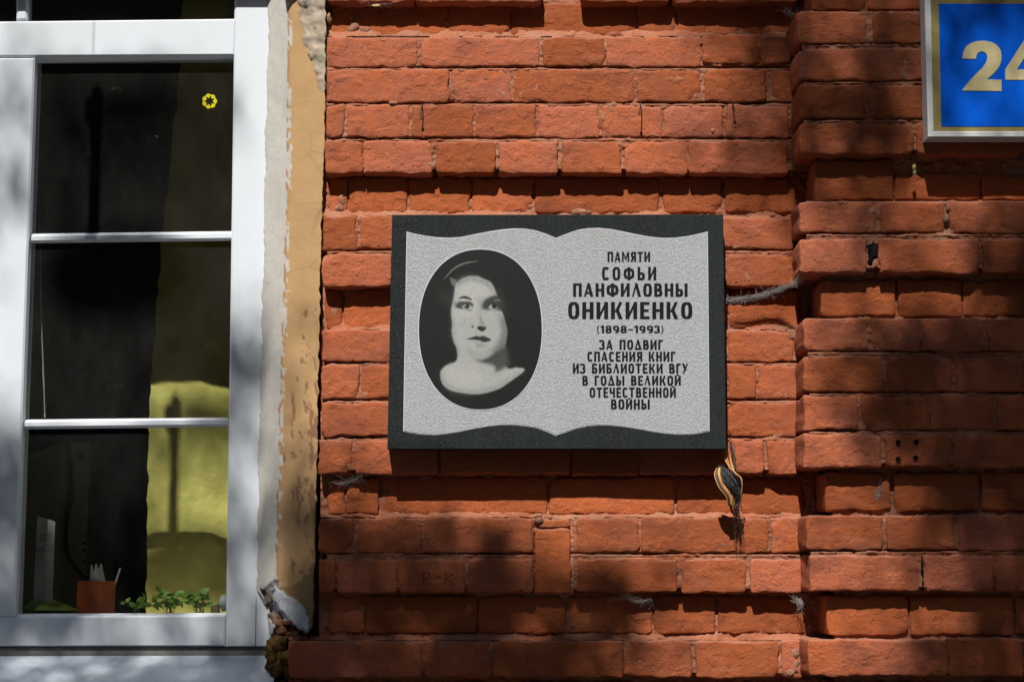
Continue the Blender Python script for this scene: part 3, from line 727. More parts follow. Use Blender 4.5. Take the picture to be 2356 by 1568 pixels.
lay([(830, 400), (900, 440), (960, 640), (930, 680), (890, 560)], .02, 7)
lay(cl([(640, 1000), (720, 1022), (800, 990), (860, 955), (935, 905), (950, 980), (965, 1060), (900, 1100), (850, 1125), (838, 1075), (760, 1050), (700, 1030)]), .05, 13, .95)
lay(cl([(660, 1010), (720, 1024), (800, 1000), (870, 950), (860, 985), (790, 1035), (720, 1035)]), .04, 8, .6)
lay([(500, 560), (505, 545), (560, 540), (530, 600), (515, 590)], .06, 6, .5)
# left eye (viewer's left)
line([(540, 520), (580, 508), (620, 514), (655, 532)], 11, .03, 3)
lay(cl([(520, 585), (545, 548), (600, 538), (650, 548), (668, 580), (640, 604), (590, 606), (545, 600)]), .03, 6, .92)
lay(cl([(568, 585), (590, 572), (640, 575), (662, 592), (640, 606), (600, 606)]), .40, 3, .9)
lay(cl([(586, 575), (600, 562), (622, 566), (634, 582), (620, 600), (598, 598)]), .02, 2)
lay(cl([(594, 570), (602, 568), (604, 578), (596, 580)], 20), .6, 1.5)
line([(600, 612), (635, 616), (660, 606)], 5, .06, 3, .7)
# right eye
lay(cl([(730, 600), (735, 560), (760, 525), (810, 498), (862, 490), (905, 520), (925, 580), (915, 625), (870, 615), (820, 608), (770, 612)]), .03, 9, .95)
lay(cl([(788, 590), (808, 572), (850, 575), (862, 592), (840, 606), (805, 604)]), .40, 3, .9)
lay(cl([(812, 580), (826, 562), (850, 564), (860, 582), (846, 600), (822, 598)]), .02, 2)
lay(cl([(806, 576), (814, 572), (816, 584), (808, 586)], 20), .55, 1.5)
line([(835, 535), (865, 530), (892, 545)], 4, .30, 3, .8)
lay([(700, 480), (745, 560), (730, 600), (715, 640), (705, 560)], .24, 12, .5)
# nose
lay([(720, 620), (735, 690), (765, 735), (745, 745), (718, 745), (712, 690)], .22, 9, .7)
lay(cl([(695, 750), (715, 742), (745, 748), (768, 752), (760, 775), (738, 790), (712, 778), (697, 768)]), .02, 4)
lay(cl([(650, 738), (664, 742), (668, 754), (658, 758), (650, 750)], 30), .03, 3)
line([(770, 740), (772, 760), (760, 780)], 5, .10, 3, .6)
line([(690, 775), (688, 815)], 5, .18, 4, .5)
# mouth
lay(cl([(600, 850), (650, 836), (690, 824), (715, 828), (745, 824), (780, 836), (815, 856), (780, 872), (740, 876), (700, 860), (640, 856)]), .035, 4)
lay(cl([(660, 858), (700, 856), (735, 870), (700, 880), (670, 872)]), .35, 5, .8)
line([(620, 848), (700, 852), (800, 858)], 4, .015, 2)
lay(cl([(680, 890), (740, 888), (780, 900), (740, 912), (690, 908)]), .20, 9, .6)
# hair strands
line([(440, 340), (510, 270), (600, 228), (705, 212)], 5, .24, 2.5, .85)
line([(425, 370), (445, 335), (480, 300)], 4, .15, 3, .6)
for k in range(7): line([(470+9*k, 340+3*k), (482+7*k, 375), (500+4*k, 420)], 4, .26, 3, .5)
lay([(370, 440), (470, 460), (480, 560), (430, 600)], .035, 25, .6)
keep0 = img.copy()
lay([(484, 590), (500, 860), (535, 990), (560, 985), (520, 860), (505, 700)], .20, 12, .55)
lay([(560, 900), (640, 985), (740, 1000), (840, 950), (820, 930), (730, 965), (650, 950)], .26, 18, .6)
lay([(512, 400), (600, 345), (690, 337), (800, 385), (860, 500), (830, 470), (760, 400), (640, 368), (530, 420)], .22, 10, .6)
lay([(400, 1110), (402, 1190), (440, 1245), (520, 1280), (700, 1300), (860, 1262), (1080, 1110), (1060, 1105), (850, 1235), (700, 1272), (530, 1255), (460, 1220), (425, 1180)], .24, 12, .6)
img = np.where(keep0 > .10, np.minimum(img, keep0*1.02), keep0)
img *= 1+.12*rng.standard_normal(img.shape)
def pxy(cx_, cy_): return (1150+cx_*.35714)*.78533, (690+cy_*.35714)*.78533
px_, py_ = pxy(np.arange(HW+1)*q, np.arange(HH+1)*q)
MX, MY = np.meshgrid(px_, py_)
v = PA(MX, MY, DQ-.0030).reshape(-1, 3)
mx_, my_ = pxy(XX, YY); e = 2.18
ins = (np.abs((mx_-ox)/(orx-1.5))**e+np.abs((my_-oy)/(ory-1.5))**e) < 1
jj, ii = np.nonzero(ins); b0 = jj*(HW+1)+ii
faces = np.stack([b0, b0+HW+1, b0+HW+2, b0+1], -1)
used = np.unique(faces); remap = np.full(len(v), -1); remap[used] = np.arange(len(used))
part('oval_field', *flat_poly(oval(), DQ-.0026, DQ), LETTER, pl)
po = part('portrait', v[used], remap[faces], ETCH, pl, False)
tv = np.pad(img, ((0, 1), (0, 1)), 'edge').ravel()[used]
ca = po.data.color_attributes.new('tone', 'FLOAT_COLOR', 'POINT')
ca.data.foreach_set('color', np.stack([tv, tv*1.02, tv*1.0, np.ones_like(tv)], -1).ravel())

# lettering -----------------------------------------------------------------
def R(x0, y0, x1, y1): return [(x0, y0), (x1, y0), (x1, y1), (x0, y1)]
def Dg_(x0, y0, x1, y1, w): return [(x0, y0), (x0+w, y0), (x1+w, y1), (x1, y1)]
def arc(cx, cy, rx, ry, sx, sy, a0, a1, n=10, e=2.6):
    """stroke between an outer and an inner superellipse"""
    out = []
    def pt(a, rx, ry):
        c, s = math.cos(a), math.sin(a); return (cx+rx*math.copysign(abs(c)**(2/e), c), cy+ry*math.copysign(abs(s)**(2/e), s))
    for i in range(n):
        a = math.radians(a0+(a1-a0)*i/n); b = math.radians(a0+(a1-a0)*(i+1)/n)
        out.append([pt(a, rx, ry), pt(b, rx, ry), pt(b, rx-sx, ry-sy), pt(a, rx-sx, ry-sy)])
    return out
s, t = .20, .13
def bowl(x, y0, y1, w): # D shaped bowl from stem at x
    h = (y1-y0)/2; return arc(x, (y0+y1)/2, w, h, s, t*.95, -90, 90, 10, 2.8)
GLY = {
 'П': (.58, [R(0, 0, s, 1), R(.58-s, 0, .58, 1), R(s, 1-t, .58-s, 1)]),
 'Н': (.58, [R(0, 0, s, 1), R(.58-s, 0, .58, 1), R(s, .44, .58-s, .44+t)]),
 'И': (.60, [R(0, 0, s, 1), R(.60-s, 0, .60, 1), [(s, .12), (s, .38), (.40, .88), (.40, .62)]]),
 'Т': (.56, [R(0, 1-t, .56, 1), R(.28-s/2, 0, .28+s/2, 1-t)]),
 'Г': (.44, [R(0, 0, s, 1), R(s, 1-t, .44, 1)]),
 'Е': (.48, [R(0, 0, s, 1), R(s, 1-t, .48, 1), R(s, .44, .44, .44+t*.9), R(s, 0, .48, t)]),
 'А': (.62, [Dg_(0, 0, .23, 1, .12), Dg_(.42, 0, .20, 1, .20), R(.12, .22, .48, .22+t*.8)]),
 'Л': (.60, [Dg_(0, 0, .24, 1, .10), Dg_(.40, 0, .18, 1, .20)]),
 'Д': (.66, [Dg_(0, .0, .26, 1, .12), Dg_(.46, 0, .20, 1, .20), R(.12, 0, .46, t)]),
 'М': (.74, [R(0, 0, .17, 1), R(.57, 0, .74, 1), [(.17, 1), (.17, .66), (.37, .08), (.37, .42)], [(.37, .42), (.37, .08), (.57, .66), (.57, 1)]]),
 'О': (.58, arc(.29, .5, .29, .5, s, t, 0, 360, 24, 2.9)),
 'С': (.54, arc(.28, .5, .28, .5, s, t, 42, 318, 20, 2.9)),
 'Ф': (.80, arc(.40, .5, .40, .40, s, t, 0, 360, 24, 2.8)+[R(.30, 0, .50, 1)]),
 'Ь': (.54, [R(0, 0, s, 1)]+bowl(.20, 0, .58, .34)+[R(s, 0, .22, t)]),
 'Ы': (.80, [R(0, 0, s, 1)]+bowl(.18, 0, .58, .32)+[R(.80-s, 0, .80, 1)]),
 'Б': (.54, [R(0, 0, s, 1)]+bowl(.20, 0, .60, .34)+[R(s, 1-t, .50, 1)]),
 'В': (.55, [R(0, 0, s, 1)]+bowl(.20, 0, .56, .35)+bowl(.20, .46, 1, .31)),
 'Я': (.56, [R(.56-s, 0, .56, 1)]+[[(.56-x, y) for x, y in pg] for pg in bowl(.20, .42, 1, .34)]+[Dg_(0, 0, .18, .50, .19)]),
 'К': (.60, [R(0, 0, s, 1), Dg_(.20, .42, .42, 1, .15), [(.22, .56), (.36, .66), (.60, 0), (.40, 0)]]),
 'З': (.50, arc(.20, .73, .28, .27, .19, t*.9, -90, 150, 12, 2.6)+arc(.20, .28, .30, .28, .20, t*.9, -150, 90, 12, 2.6)),
 'Ч': (.56, [R(.56-s, 0, .56, 1), R(0, .56, s, 1)]+[R(.08, .42, .56-s, .42+t), R(.02, .46, .2, .58)]),
 'У': (.58, [Dg_(.0, 1, .24, .30, .20), Dg_(.06, 0, .46, 1, .12)]),
 '1': (.34, [R(.14, 0, .34, 1), [(0, .76), (.14, .84), (.14, 1), (0, .86)]]),
 '8': (.58, arc(.29, .27, .29, .27, .19, .11, 0, 360, 20, 2.5)+arc(.29, .74, .26, .26, .17, .11, 0, 360, 20, 2.5)),
 '9': (.58, arc(.29, .68, .29, .32, .19, .12, 0, 360, 20, 2.5)+arc(.24, .42, .34, .42, .20, .12, -95, 5, 8, 2.5)),
 '3': (.52, arc(.22, .74, .27, .26, .18, .11, -90, 150, 12, 2.6)+arc(.22, .28, .30, .28, .20, .12, -150, 90, 12, 2.6)),
 '(': (.20, arc(.30, .45, .30, .65, .10, .02, 120, 240, 8, 2.0)), ')': (.20, arc(-.10, .45, .30, .65, .10, .02, -60, 60, 8, 2.0)),
 '–': (.46, [R(0, .42, .46, .50)]),
 ' ': (.36, []),
}
GLY['Й'] = (.60, GLY['И'][1]+[R(.17, 1.07, .43, 1.15)])
def line_text(txt, cx0, cx1, cy0, cy1, gap=.15):
    adv = [GLY[c][0] for c in txt]; tot = sum(adv)+gap*(len(txt)-1)
    X0, X1 = 1272.2+.2855*cx0, 1272.2+.2855*cx1; Y0, Y1 = 534+.2855*cy0, 534+.2855*cy1
    sx = (X1-X0)/tot; H = Y1-Y0; x = 0
    for c, a in zip(txt, adv):
        if c != ' ':
            let = []; hal = []
            for k, pg in enumerate(GLY[c][1]):
                pts = [(X0+(x+u)*sx, Y1-w_*H) for u, w_ in pg]
                ar = sum(pts[i][0]*pts[(i+1) % 4][1]-pts[(i+1) % 4][0]*pts[i][1] for i in range(4))
                if ar < 0: pts = pts[::-1]
                e0 = DQ-.0030-.00004*(k % 5)
                let.append(ppx(pts, e0, DQ-.0010))
            part('letter', *merge(let), LETTER, pl)
        x += a+gap
for row_ in [('ПАМЯТИ', 440, 783, 158, 235), ('СОФЬИ', 395, 832, 280, 382, .24), ('ПАНФИЛОВНЫ', 162, 1085, 412, 515), ('ОНИКИЕНКО', 122, 1123, 562, 695), ('(1898–1993)', 355, 890, 752, 808, .12),
             ('ЗА ПОДВИГ', 375, 885, 867, 942), ('СПАСЕНИЯ КНИГ', 277, 985, 962, 1037), ('ИЗ БИБЛИОТЕКИ ВГУ', 160, 1088, 1057, 1133), ('В ГОДЫ ВЕЛИКОЙ', 237, 1030, 1155, 1230),
             ('ОТЕЧЕСТВЕННОЙ', 295, 990, 1250, 1327), ('ВОЙНЫ', 468, 780, 1345, 1422)]:
    line_text(*row_)

# ------------------------------------------------------------------ house number sign
DS = DP-.050
sg = thing('house_number_sign', 'blue house number sign 24 in a white frame on the pier', 'sign', tuple(P(2300, 318, DP)))
alum = simple('white_painted_frame', (.78, .79, .80), .35, .5, .06)
x0, x1, y0, y1 = 2131, 2484, -19, 316; fw = 14
part('frame_rail', *bevel_quad([(x0-4, y0), (x1, y0), (x1-fw, y0+fw), (x0-4+fw, y0+fw)], DS, DP-.004, .002), alum, sg)
part('frame_rail', *bevel_quad([(x0+fw+3, y1-fw), (x1-fw, y1-fw), (x1, y1), (x0+4, y1)], DS, DP-.004, .002), alum, sg)
part('frame_rail', *bevel_quad([(x0-4, y0), (x0-4+fw, y0+fw), (x0+fw+3, y1-fw), (x0+4, y1)], DS+.0002, DP-.004, .0005), alum, sg)
part('frame_rail', *bevel_quad([(x1, y0), (x1, y1), (x1-fw, y1-fw), (x1-fw, y0+fw)], DS+.0002, DP-.004, .0005), alum, sg)
tanp = simple('faded_gold_film', (.42, .34, .12), .4, .4, .1); 
m = M('blue_sign_film', .28, .5); m.color(m.mix(m.noise(60, 3), (.0, .12, .80), (.0, .145, .90))); m.bump(m.math('SINE', m.math('MULTIPLY', m.n.new('ShaderNodeSeparateXYZ').outputs[0], 1.0)), .0001, .1); BLUE = m.m
part('backing', *ppx([(x0+fw-6, y0+fw-2), (x1-fw+2, y0+fw-2), (x1-fw+2, y1-fw+2), (x0+fw-1, y1-fw+2)], DS+.004, DP-.006), tanp, sg)
part('blue_field', *ppx([(2160, 9), (2466, 9), (2466, 291), (2166, 291)], DS+.0030, DS+.0042), BLUE, sg)
def cpx(x, y): return (1727.7+.3255*x, .3255*y)
num = simple('gold_number', (.74, .63, .34), .45, .4, .1)
two = [(1495, 415), (1500, 370), (1520, 330), (1555, 305), (1600, 291), (1650, 289), (1700, 298), (1740, 320), (1764, 352), (1772, 395), (1768, 440), (1750, 480), (1722, 515), (1690, 542), (1670, 562), (1772, 565), (1773, 645), (1492, 640), (1530, 590), (1590, 525), (1640, 475), (1664, 440), (1672, 408), (1665, 380), (1645, 366), (1620, 365), (1600, 378), (1592, 400), (1592, 418)]
part('digit', *flat_poly([cpx(*p_) for p_ in two], DS+.0018, DS+.0031), num, sg)
four = [[(1798, 565), (1798, 492), (1985, 205), (2075, 205), (1880, 492), (1945, 492), (1945, 565)], ]
four_o = [(1798, 490), (2010, 170), (2045, 170)]
fo = [(1798, 492), (1960, 240), (2040, 240), (1880, 492), (1958, 492), (1958, 565), (1798, 565)]
part('digit', *merge([flat_poly([cpx(*p_) for p_ in fo], DS+.0018, DS+.0031), flat_poly([cpx(*p_) for p_ in [(1958, 400), (2045, 330), (2045, 492), (2090, 492), (2090, 565), (2045, 565), (2045, 645), (1958, 645)]], DS+.0017, DS+.0031)]), num, sg)
for (X, Y) in ((2300, 8),): part('bracket', *ppx([(X-10, -10), (X+10, -10), (X+10, 0), (X-10, 0)], DP-.004, DP+.01), alum, sg)

# ------------------------------------------------------------------ ribbon
rb = thing('ribbon', 'frayed orange and black striped ribbon hanging from the lower right corner of the plaque', 'ribbon', tuple(P(1690, 1175, -.04)))
orange = simple('orange_silk', (.78, .34, .07), .5, .4, .08); black = simple('charcoal_silk', (.06, .065, .075), .5, .4, .1); brown = simple('worn_brown_silk', (.33, .19, .07), .7, .3, .15)
def rx(a, b): return (1609.9+.2003*a, 981.6+.2003*b)
def band(Lp, Rp, stripes, dL, dR, n=36):
    L = curve([P(*rx(*q_), d) for q_, d in zip(Lp, dL)], n); Rr = curve([P(*rx(*q_), d) for q_, d in zip(Rp, dR)], n)
    for a, b, mt in stripes:
        v = []; 
        for i in range(n):
            A1 = L[i]*(1-a)+Rr[i]*a; B1 = L[i]*(1-b)+Rr[i]*b; bow = np.array([0, -.003*math.sin(math.pi*a), 0]); bow2 = np.array([0, -.003*math.sin(math.pi*b), 0])
            v += [A1+bow, B1+bow2, A1+bow+np.array([0, .0006, 0]), B1+bow2+np.array([0, .0006, 0])]
        f = []
        for i in range(n-1):
            k = 4*i; f += [(k, k+4, k+5, k+1), (k+2, k+3, k+7, k+6), (k, k+2, k+6, k+4), (k+1, k+5, k+7, k+3)]
        part('stripe', v, f, mt, rb, True)
band([(192, 470), (166, 550), (215, 690), (300, 800), (318, 890), (345, 914)], [(262, 462), (288, 560), (350, 690), (412, 790), (412, 870), (405, 920)],
     [(0, .07, orange), (.07, .33, black), (.33, .74, orange), (.74, 1.0, brown)], [-.055, -.062, -.066, -.062, -.055, -.050], [-.050, -.050, -.050, -.048, -.046, -.045])
band([(330, 445), (395, 530), (455, 580), (475, 650), (470, 740), (440, 850), (410, 920)], [(345, 440), (420, 525), (482, 585), (494, 650), (486, 750), (462, 860), (425, 930)],
     [(0, .3, black), (.3, .75, orange), (.75, 1, brown)], [-.040, -.05, -.055, -.055, -.052, -.05, -.046], [-.036, -.045, -.048, -.048, -.046, -.045, -.042])
band([(255, 280), (290, 380), (330, 455), (385, 540)], [(300, 270), (325, 370), (345, 430), (410, 525)], [(0, .35, orange), (.35, .7, black), (.7, 1, orange)], [-.015, -.03, -.042, -.045], [-.010, -.025, -.038, -.04])
band([(335, 300), (335, 390), (350, 450), (390, 520)], [(350, 300), (365, 390), (385, 450), (410, 520)], [(0, .5, black), (.5, 1, orange)], [-.006, -.02, -.03, -.04], [-.004, -.018, -.028, -.038])
dkb = simple('dark_brown_thread', (.07, .045, .04), .7)
th = []; random.seed(5)
for k in range(60):
    a0 = random.uniform(205, 250), random.uniform(430, 480); e1 = random.uniform(390, 455), random.uniform(830, 935)
    m1 = random.uniform(270, 430), random.uniform(560, 690); m2 = random.uniform(350, 485), random.uniform(690, 820)
    th.append(tube(curve([P(*rx(*a0), -.05), P(*rx(*m1), random.uniform(-.072, -.045)), P(*rx(*m2), random.uniform(-.062, -.045)), P(*rx(*e1), -.045)], 14)+rng.normal(0, .0006, (14, 3)), random.uniform(.00035, .0008), 4))
part('thread_bundle', *merge(th), black, rb, True)
th = []
for k in range(26):
    s0 = random.uniform(400, 450), random.uniform(900, 950); L_ = random.uniform(80, 420)
    e1 = s0[0]+random.uniform(-30, 110)*L_/400, s0[1]+L_; mid = (s0[0]+e1[0])/2+random.uniform(-40, 40), (s0[1]+e1[1])/2
    th.append(tube(curve([P(*rx(*s0), -.045), P(*rx(*mid), random.uniform(-.045, -.02)), P(*rx(*e1), random.uniform(-.03, -.008))], 10), .00045, 4))
for k in range(9):
    s0 = 345+random.uniform(-5, 20), random.uniform(110, 190)
    th.append(tube(curve([P(*rx(*s0), -.01), P(*rx(s0[0]+random.uniform(10, 70), s0[1]+random.uniform(60, 120)), -.02), P(*rx(s0[0]+random.uniform(10, 70), s0[1]+random.uniform(150, 280)), -.025), P(*rx(400, 530), -.045)], 12), .0005, 4))
part('loose_thread', *merge(th), black if 0 else dkb, rb, True)
# ------------------------------------------------------------------ nails
rust = simple('rusty_iron', (.06, .04, .035), .7, .4, .3, 200)
def nail(label, pts, head=None):
    c = curve([P(x, y, d) for x, y, d in pts], 12); g = [tube(c, .0013, 7)]
    h = np.array(c[-1]); dr = c[-1]-c[-2]; dr /= np.linalg.norm(dr); g.append(tube([h, h+dr*.0018], .0032, 10))
    free('nail', *merge(g), rust, label, 'nail', True, 'rusty bent nails in the wall')
nail('long thin bent nail in the joint, leftmost of the three', [(971, 240, .004), (970, 243, -.014), (968, 258, -.020), (969, 274, -.016)])
nail('bent nail under a joint, above the right half of the plaque', [(1473, 236, .004), (1474, 239, -.016), (1472, 252, -.024), (1471, 261, -.026)])
nail('bent nail near the projecting pier, in the shade', [(1685, 233, .004), (1685, 234, -.012), (1688, 245, -.018), (1689, 254, -.018)])
nail('tiny nail sticking out of the pier, right of the plaque', [(2078, 878, DP), (2079, 882, DP-.010), (2086, 900, DP-.014), (2088, 908, DP-.014)])

# ------------------------------------------------------------------ cobwebs
m = M('grey_cobweb', .9, .1); m.color((.50, .47, .45)); m.b.inputs['Alpha'].default_value = .32; WEB = m.m
def web(label, path, d, spread, n, seed, r=.00035, fuzz=.006):
    rr = random.Random(seed); pts = curve([P(x, y, dd) for (x, y), dd in zip(path, d)], 24); g = []
    for k in range(n):
        a = rr.randint(0, 12); b = min(23, a+rr.randint(6, 14)); off = np.array([rr.gauss(0, fuzz), rr.gauss(0, fuzz*.7), rr.gauss(0, spread)])
        o2 = np.array([rr.gauss(0, fuzz), rr.gauss(0, fuzz*.7), rr.gauss(0, spread*1.2)])
        seg = pts[a:b+1].copy(); u = np.linspace(0, 1, len(seg))[:, None]; seg += off*(1-u)+o2*u+np.array([[rr.gauss(0, .0012) for _ in range(3)] for _ in seg])
        g.append(tube(seg, rr.uniform(.6, 1.4)*r, 3, False))
    for k in range(n*2):
        a = pts[rr.randint(0, 23)]+np.array([rr.gauss(0, fuzz), rr.gauss(0, .003), rr.gauss(0, spread)]); b = a+np.array([rr.gauss(0, .009), rr.gauss(0, .004), rr.gauss(0, .007)])
        g.append(tube([a, (a+b)/2+np.array([0, 0, -.002]), b], r*.8, 3, False))
    free('cobweb', *merge(g), WEB, label, 'cobweb', False, 'grey cobwebs on the wall')
web('thick dusty cobweb stretched from the plaque edge to the pier', [(1673, 690), (1710, 688), (1760, 678), (1800, 664), (1838, 648), (1845, 625)], [.0, -.004, -.006, -.02, -.06, -.09], .0035, 80, 1, .00045, .005)
web('faint torn cobweb in the corner left below the plaque', [(760, 1108), (785, 1112), (810, 1103), (832, 1095)], [.02, .01, .004, 0], .004, 22, 2, .0003)
web('wisp of cobweb in the groove under the tall upright brick', [(1400, 1378), (1440, 1374), (1470, 1382), (1500, 1380)], [.01, .005, .005, .01], .003, 20, 3, .0003)
web('loose cobweb on the pier groove, right of the ribbon', [(2020, 1130), (2018, 1140), (2024, 1122), (2030, 1105)], [DPG-.002]*4, .005, 26, 4, .0004, .003)
web('cobweb scraps low beside the pier corner', [(1830, 1370), (1838, 1380), (1842, 1392), (1844, 1405)], [.01, .0, -.01, .01], .004, 22, 5, .0004)
web('single dusty thread under the top course with a dead leaf', [(835, 5), (860, 12), (880, 10), (905, 8)], [-.01]*4, .0008, 6, 6, .0003, .002)
web('cobweb tangle where the top course meets the pier', [(1790, 0), (1810, 22), (1822, 34), (1835, 45)], [.01]*4, .006, 22, 8, .0003)
dl = simple('dry_leaf_scrap', (.55, .40, .18), .8)
free('dry_leaf', *blob(P(866, 13, -.015), (.009, .002, .004), 3, .4, 2, 90), dl, 'small dry leaf caught in a thread under the top course', 'leaf')
free('dead_wasp', *merge([blob(P(2103, 385, DP-.004), (.004, .003, .007), 4, .2, 2, 90), blob(P(2104, 397, DP-.003), (.0045, .003, .008), 5, .2, 2, 90)]), simple('wasp_body', (.45, .36, .10), .5, .4, .45, 400), 'dead wasp hanging below the pier brick left of the sign', 'insect', True)

# ------------------------------------------------------------------ trees on the street side; the first shades the wall
leafs = M('street_tree_leaf', .55, .3); leafs.color(leafs.mix(leafs.noise(3), (.035, .075, .015), (.07, .13, .03))); LEAF = leafs.m
bark = simple('tree_bark', (.10, .075, .055), .95, .1, .3, 20, .01, 30)
def leaves_mesh(name, cen, size, parent, r_):
    n = len(cen); a = r_.standard_normal((n, 3)); a /= np.linalg.norm(a, axis=1)[:, None]
    b = np.cross(a, r_.standard_normal((n, 3))); b /= np.linalg.norm(b, axis=1)[:, None]
    sz = size*r_.uniform(.7, 1.3, (n, 1)); L = a*sz; Wd = b*sz*.42
    v = np.stack([cen-L, cen-L*.2+Wd, cen+L, cen-L*.2-Wd], 1).reshape(-1, 3)
    f = np.arange(4*n).reshape(n, 4)
    return part(name, v, f, LEAF, parent)
tabX = [0, 60, 300, 540, 600, 680, 740, 900, 1230, 1290, 1400, 1500, 1640, 1740, 1840, 1940, 2050, 2150, 2250, 2356]
tabY = [-150, 0, 38, 125, 175, 250, 350, 450, 550, 650, 750, 850, 950, 1050, 1150, 1230, 1320, 1400, 1450, 1520, 1600]
tab = np.array([
 [.2, .4, .82, .45, 0, 0, 0, 0, 0, 0, 0, .1, .7, .8, .8, .7, .6, .8, .7, .6],
 [0, .1, .62, .1, 0, 0, 0, 0, 0, 0, 0, 0, .45, .8,
 .75, .6, .6, .7, .85, .6],
 [0, 0, 0, 0, 0, 0, 0, 0, 0, 0, 0, 0, .45, .8, .75, .6, .6, .7, .85, .6],
 [.15, .1, 0, 0, 0, 0, 0, 0, 0, 0, 0, 0, .1, .35, .7, .65, .7, .6, .9, .6],
 [.3, .15, .93, .1, 0, 0, 0, 0, 0, 0, 0, 0, .1, .40, .7, .7, .7, .6, .5, .3],
 [.4, .2, .75, .1, 0, 0, 0, 0, 0, 0, 0, 0, .12, .45, .75, .7, .7, .6, .15, .0],
 [.6, .3, .3, 0, 0, 0, 0, 0, 0, 0, 0, 0, .08, .45, .9, .8, .75, .4, .2, .05],
 [.6, .3, 0, 0, 0, 0, 0, 0, 0, 0, 0, 0, 0, .1, .3, .5, .35, .4, .45, .4],
 [.3, .15, 0, 0, 0, 0, 0, 0, 0, 0, 0, 0, 0, .05, .3, .3, .3, .3, .5, .8],
 [.1, 0, 0, 0, .0, 0, 0, 0, 0, 0, 0, 0, 0, .05, .1, .12, .2, .3, .6, .9],
 [0, 0, 0, .3, .5, .1, 0, 0, 0, 0, 0, 0, 0, 0, 0, .35, .8, .85, .85, .9],
 [0, 0, 0, .95, .6, 0, 0, 0, 0, 0, 0, 0, 0, 0, 0, .5, .95, .95, .95, .95],
 [.2, .1, 0, .8, .2, 0, 0, 0, 0, 0, 0, 0, 0, 0, 0, .5, .9, .9, 1, 1],
 [.9, .7, .2, .5, .25, .5, .35, 0, 0, 0, 0, 0, 0, 0, 0, .2, .45, .8, .95, 1],
 [1, .9, .5, .7, .2, .9, .9, .2, 0, 0, 0, 0, 0, 0, 0, .1, .3, .75, .95, 1],
 [.9, .9, .6, .7, .4, .9, .95, .85, .3, .05, .1, 0, 0, 0, 0, .02, .3, .65, .95, 1],
 [.7, .7, .8, .7, .25, .85, 1, .85, .9, .3, .95, .3, 0, 0, 0, 0, .12, .5, .9, 1],
 [.85, .85, .7, .4, .4, .9, 1, .85, .92, .9, .95, .4, 0, 0, 0, 0, .1, .4, .85, 1],
 [1, .95, .25, .85, .6, .9, .95, .55, .8, .95, .7, .15, 0, 0, 0, 0, .2, .6, .9, 1],
 [.5, .4, .6, .95, .8, .95, 1, 1, 1, .95, .5, .05, 0, 0, 0, 0, .2, .75, .95, 1],
 [.6, .5, .7, .95, .9, 1, 1, 1, 1, 1, .6, .1, 0, 0, 0, 0, .3, .9, 1, 1]])
def dens(X, Y):
    xi = np.clip(np.searchsorted(tabX, X)-1, 0, len(tabX)-2); yi = np.clip(np.searchsorted(tabY, Y)-1, 0, len(tabY)-2)
    tx_ = np.array(tabX); ty_ = np.array(tabY)
    u = np.clip((X-tx_[xi])/(tx_[xi+1]-tx_[xi]), 0, 1); w_ = np.clip((Y-ty_[yi])/(ty_[yi+1]-ty_[yi]), 0, 1)
    return (tab[yi, xi]*(1-u)+tab[yi, xi+1]*u)*(1-w_)+(tab[yi+1, xi]*(1-u)+tab[yi+1, xi+1]*u)*w_
r_ = np.random.default_rng(3)
def deep(X, Y): return np.clip(1.08*dens(X, Y)**.70, 0, 1)
def crown_part(N, LS, inside):
    la = LS*LS*.44
    bx = (-1.75, 1.75, .3, 3.0) if inside else (-4.2, 4.4, -1.2, 4.6)
    hx = r_.uniform(bx[0], bx[1], N); hz = r_.uniform(bx[2], bx[3], N); s_ = r_.uniform(5.6, 7.6, N)
    hit = np.stack([hx, 0*hx, hz], -1); pos = hit-SUN*s_[:, None]
    if not inside:
        keep = ((pos[:, 0]/4.2)**2+((pos[:, 2]-7.3)/2.9)**2) < 1+.5*noise(pos, .8, 5); pos = pos[keep]; hit = hit[keep]
    X0_, Y0_ = tograd(hit); Xw, Yw = tograd(hit+SUN*(W/SUN[1])); Xp, Yp = tograd(hit+SUN*(DP/SUN[1]))
    Xq = np.where(Xw < 625, Xw, np.where(Xp > 1850, Xp, X0_)); Yq = np.where(Xw < 625, Yw, np.where(Xp > 1850, Yp, Y0_))
    out = (Xq < -140) | (Xq > 2500) | (Yq < -260) | (Yq > 1750)
    # the crown is dense all round; towards the photographed wall it thins out into the gaps that let the sun through
    dd = np.where(out, .93, deep(np.clip(Xq, 0, 2356), Yq))*(~out if inside else out)
    if inside:      # extra unseen leaves, packed to cast the rounded shadow low on the curtain
        Xk, Yk = tograd(hit+SUN*(cd/SUN[1])); e_ = ((Xk-462)/150)**2+((Yk-1318)/95)**2
        dd = np.where((e_ < 1) | ((Xk > 320) & (Xk < 420) & (Yk > 1262) & (Yk < 1400)), 1.0, dd)
    tau = -np.log(1-.985*np.clip(dd, 0, 1))*1.12
    area = (bx[1]-bx[0])*(bx[3]-bx[2])*.605
    keep = r_.uniform(0, 1, len(pos)) < tau/((N*la)/area)
    print('leaves', keep.sum(), 'cover', N*la/area, 'max', tau.max()); return pos[keep]
pos_in = crown_part(75000, .026, True); pos_out = crown_part(60000, .075, False)
tr = thing('street_tree', 'leafy street tree behind the viewer whose crown shades the wall', 'tree', (2.5, -5.2, 0), 'street trees facing the wall')
part('trunk', *tube(curve([(2.5, -5.2, 0), (2.55, -5.2, 2.2), (2.9, -5.1, 4.6), (3.1, -4.9, 6.6), (3.1, -4.8, 8.8)], 16), np.linspace(.17, .06, 16), 12), bark, tr, True)
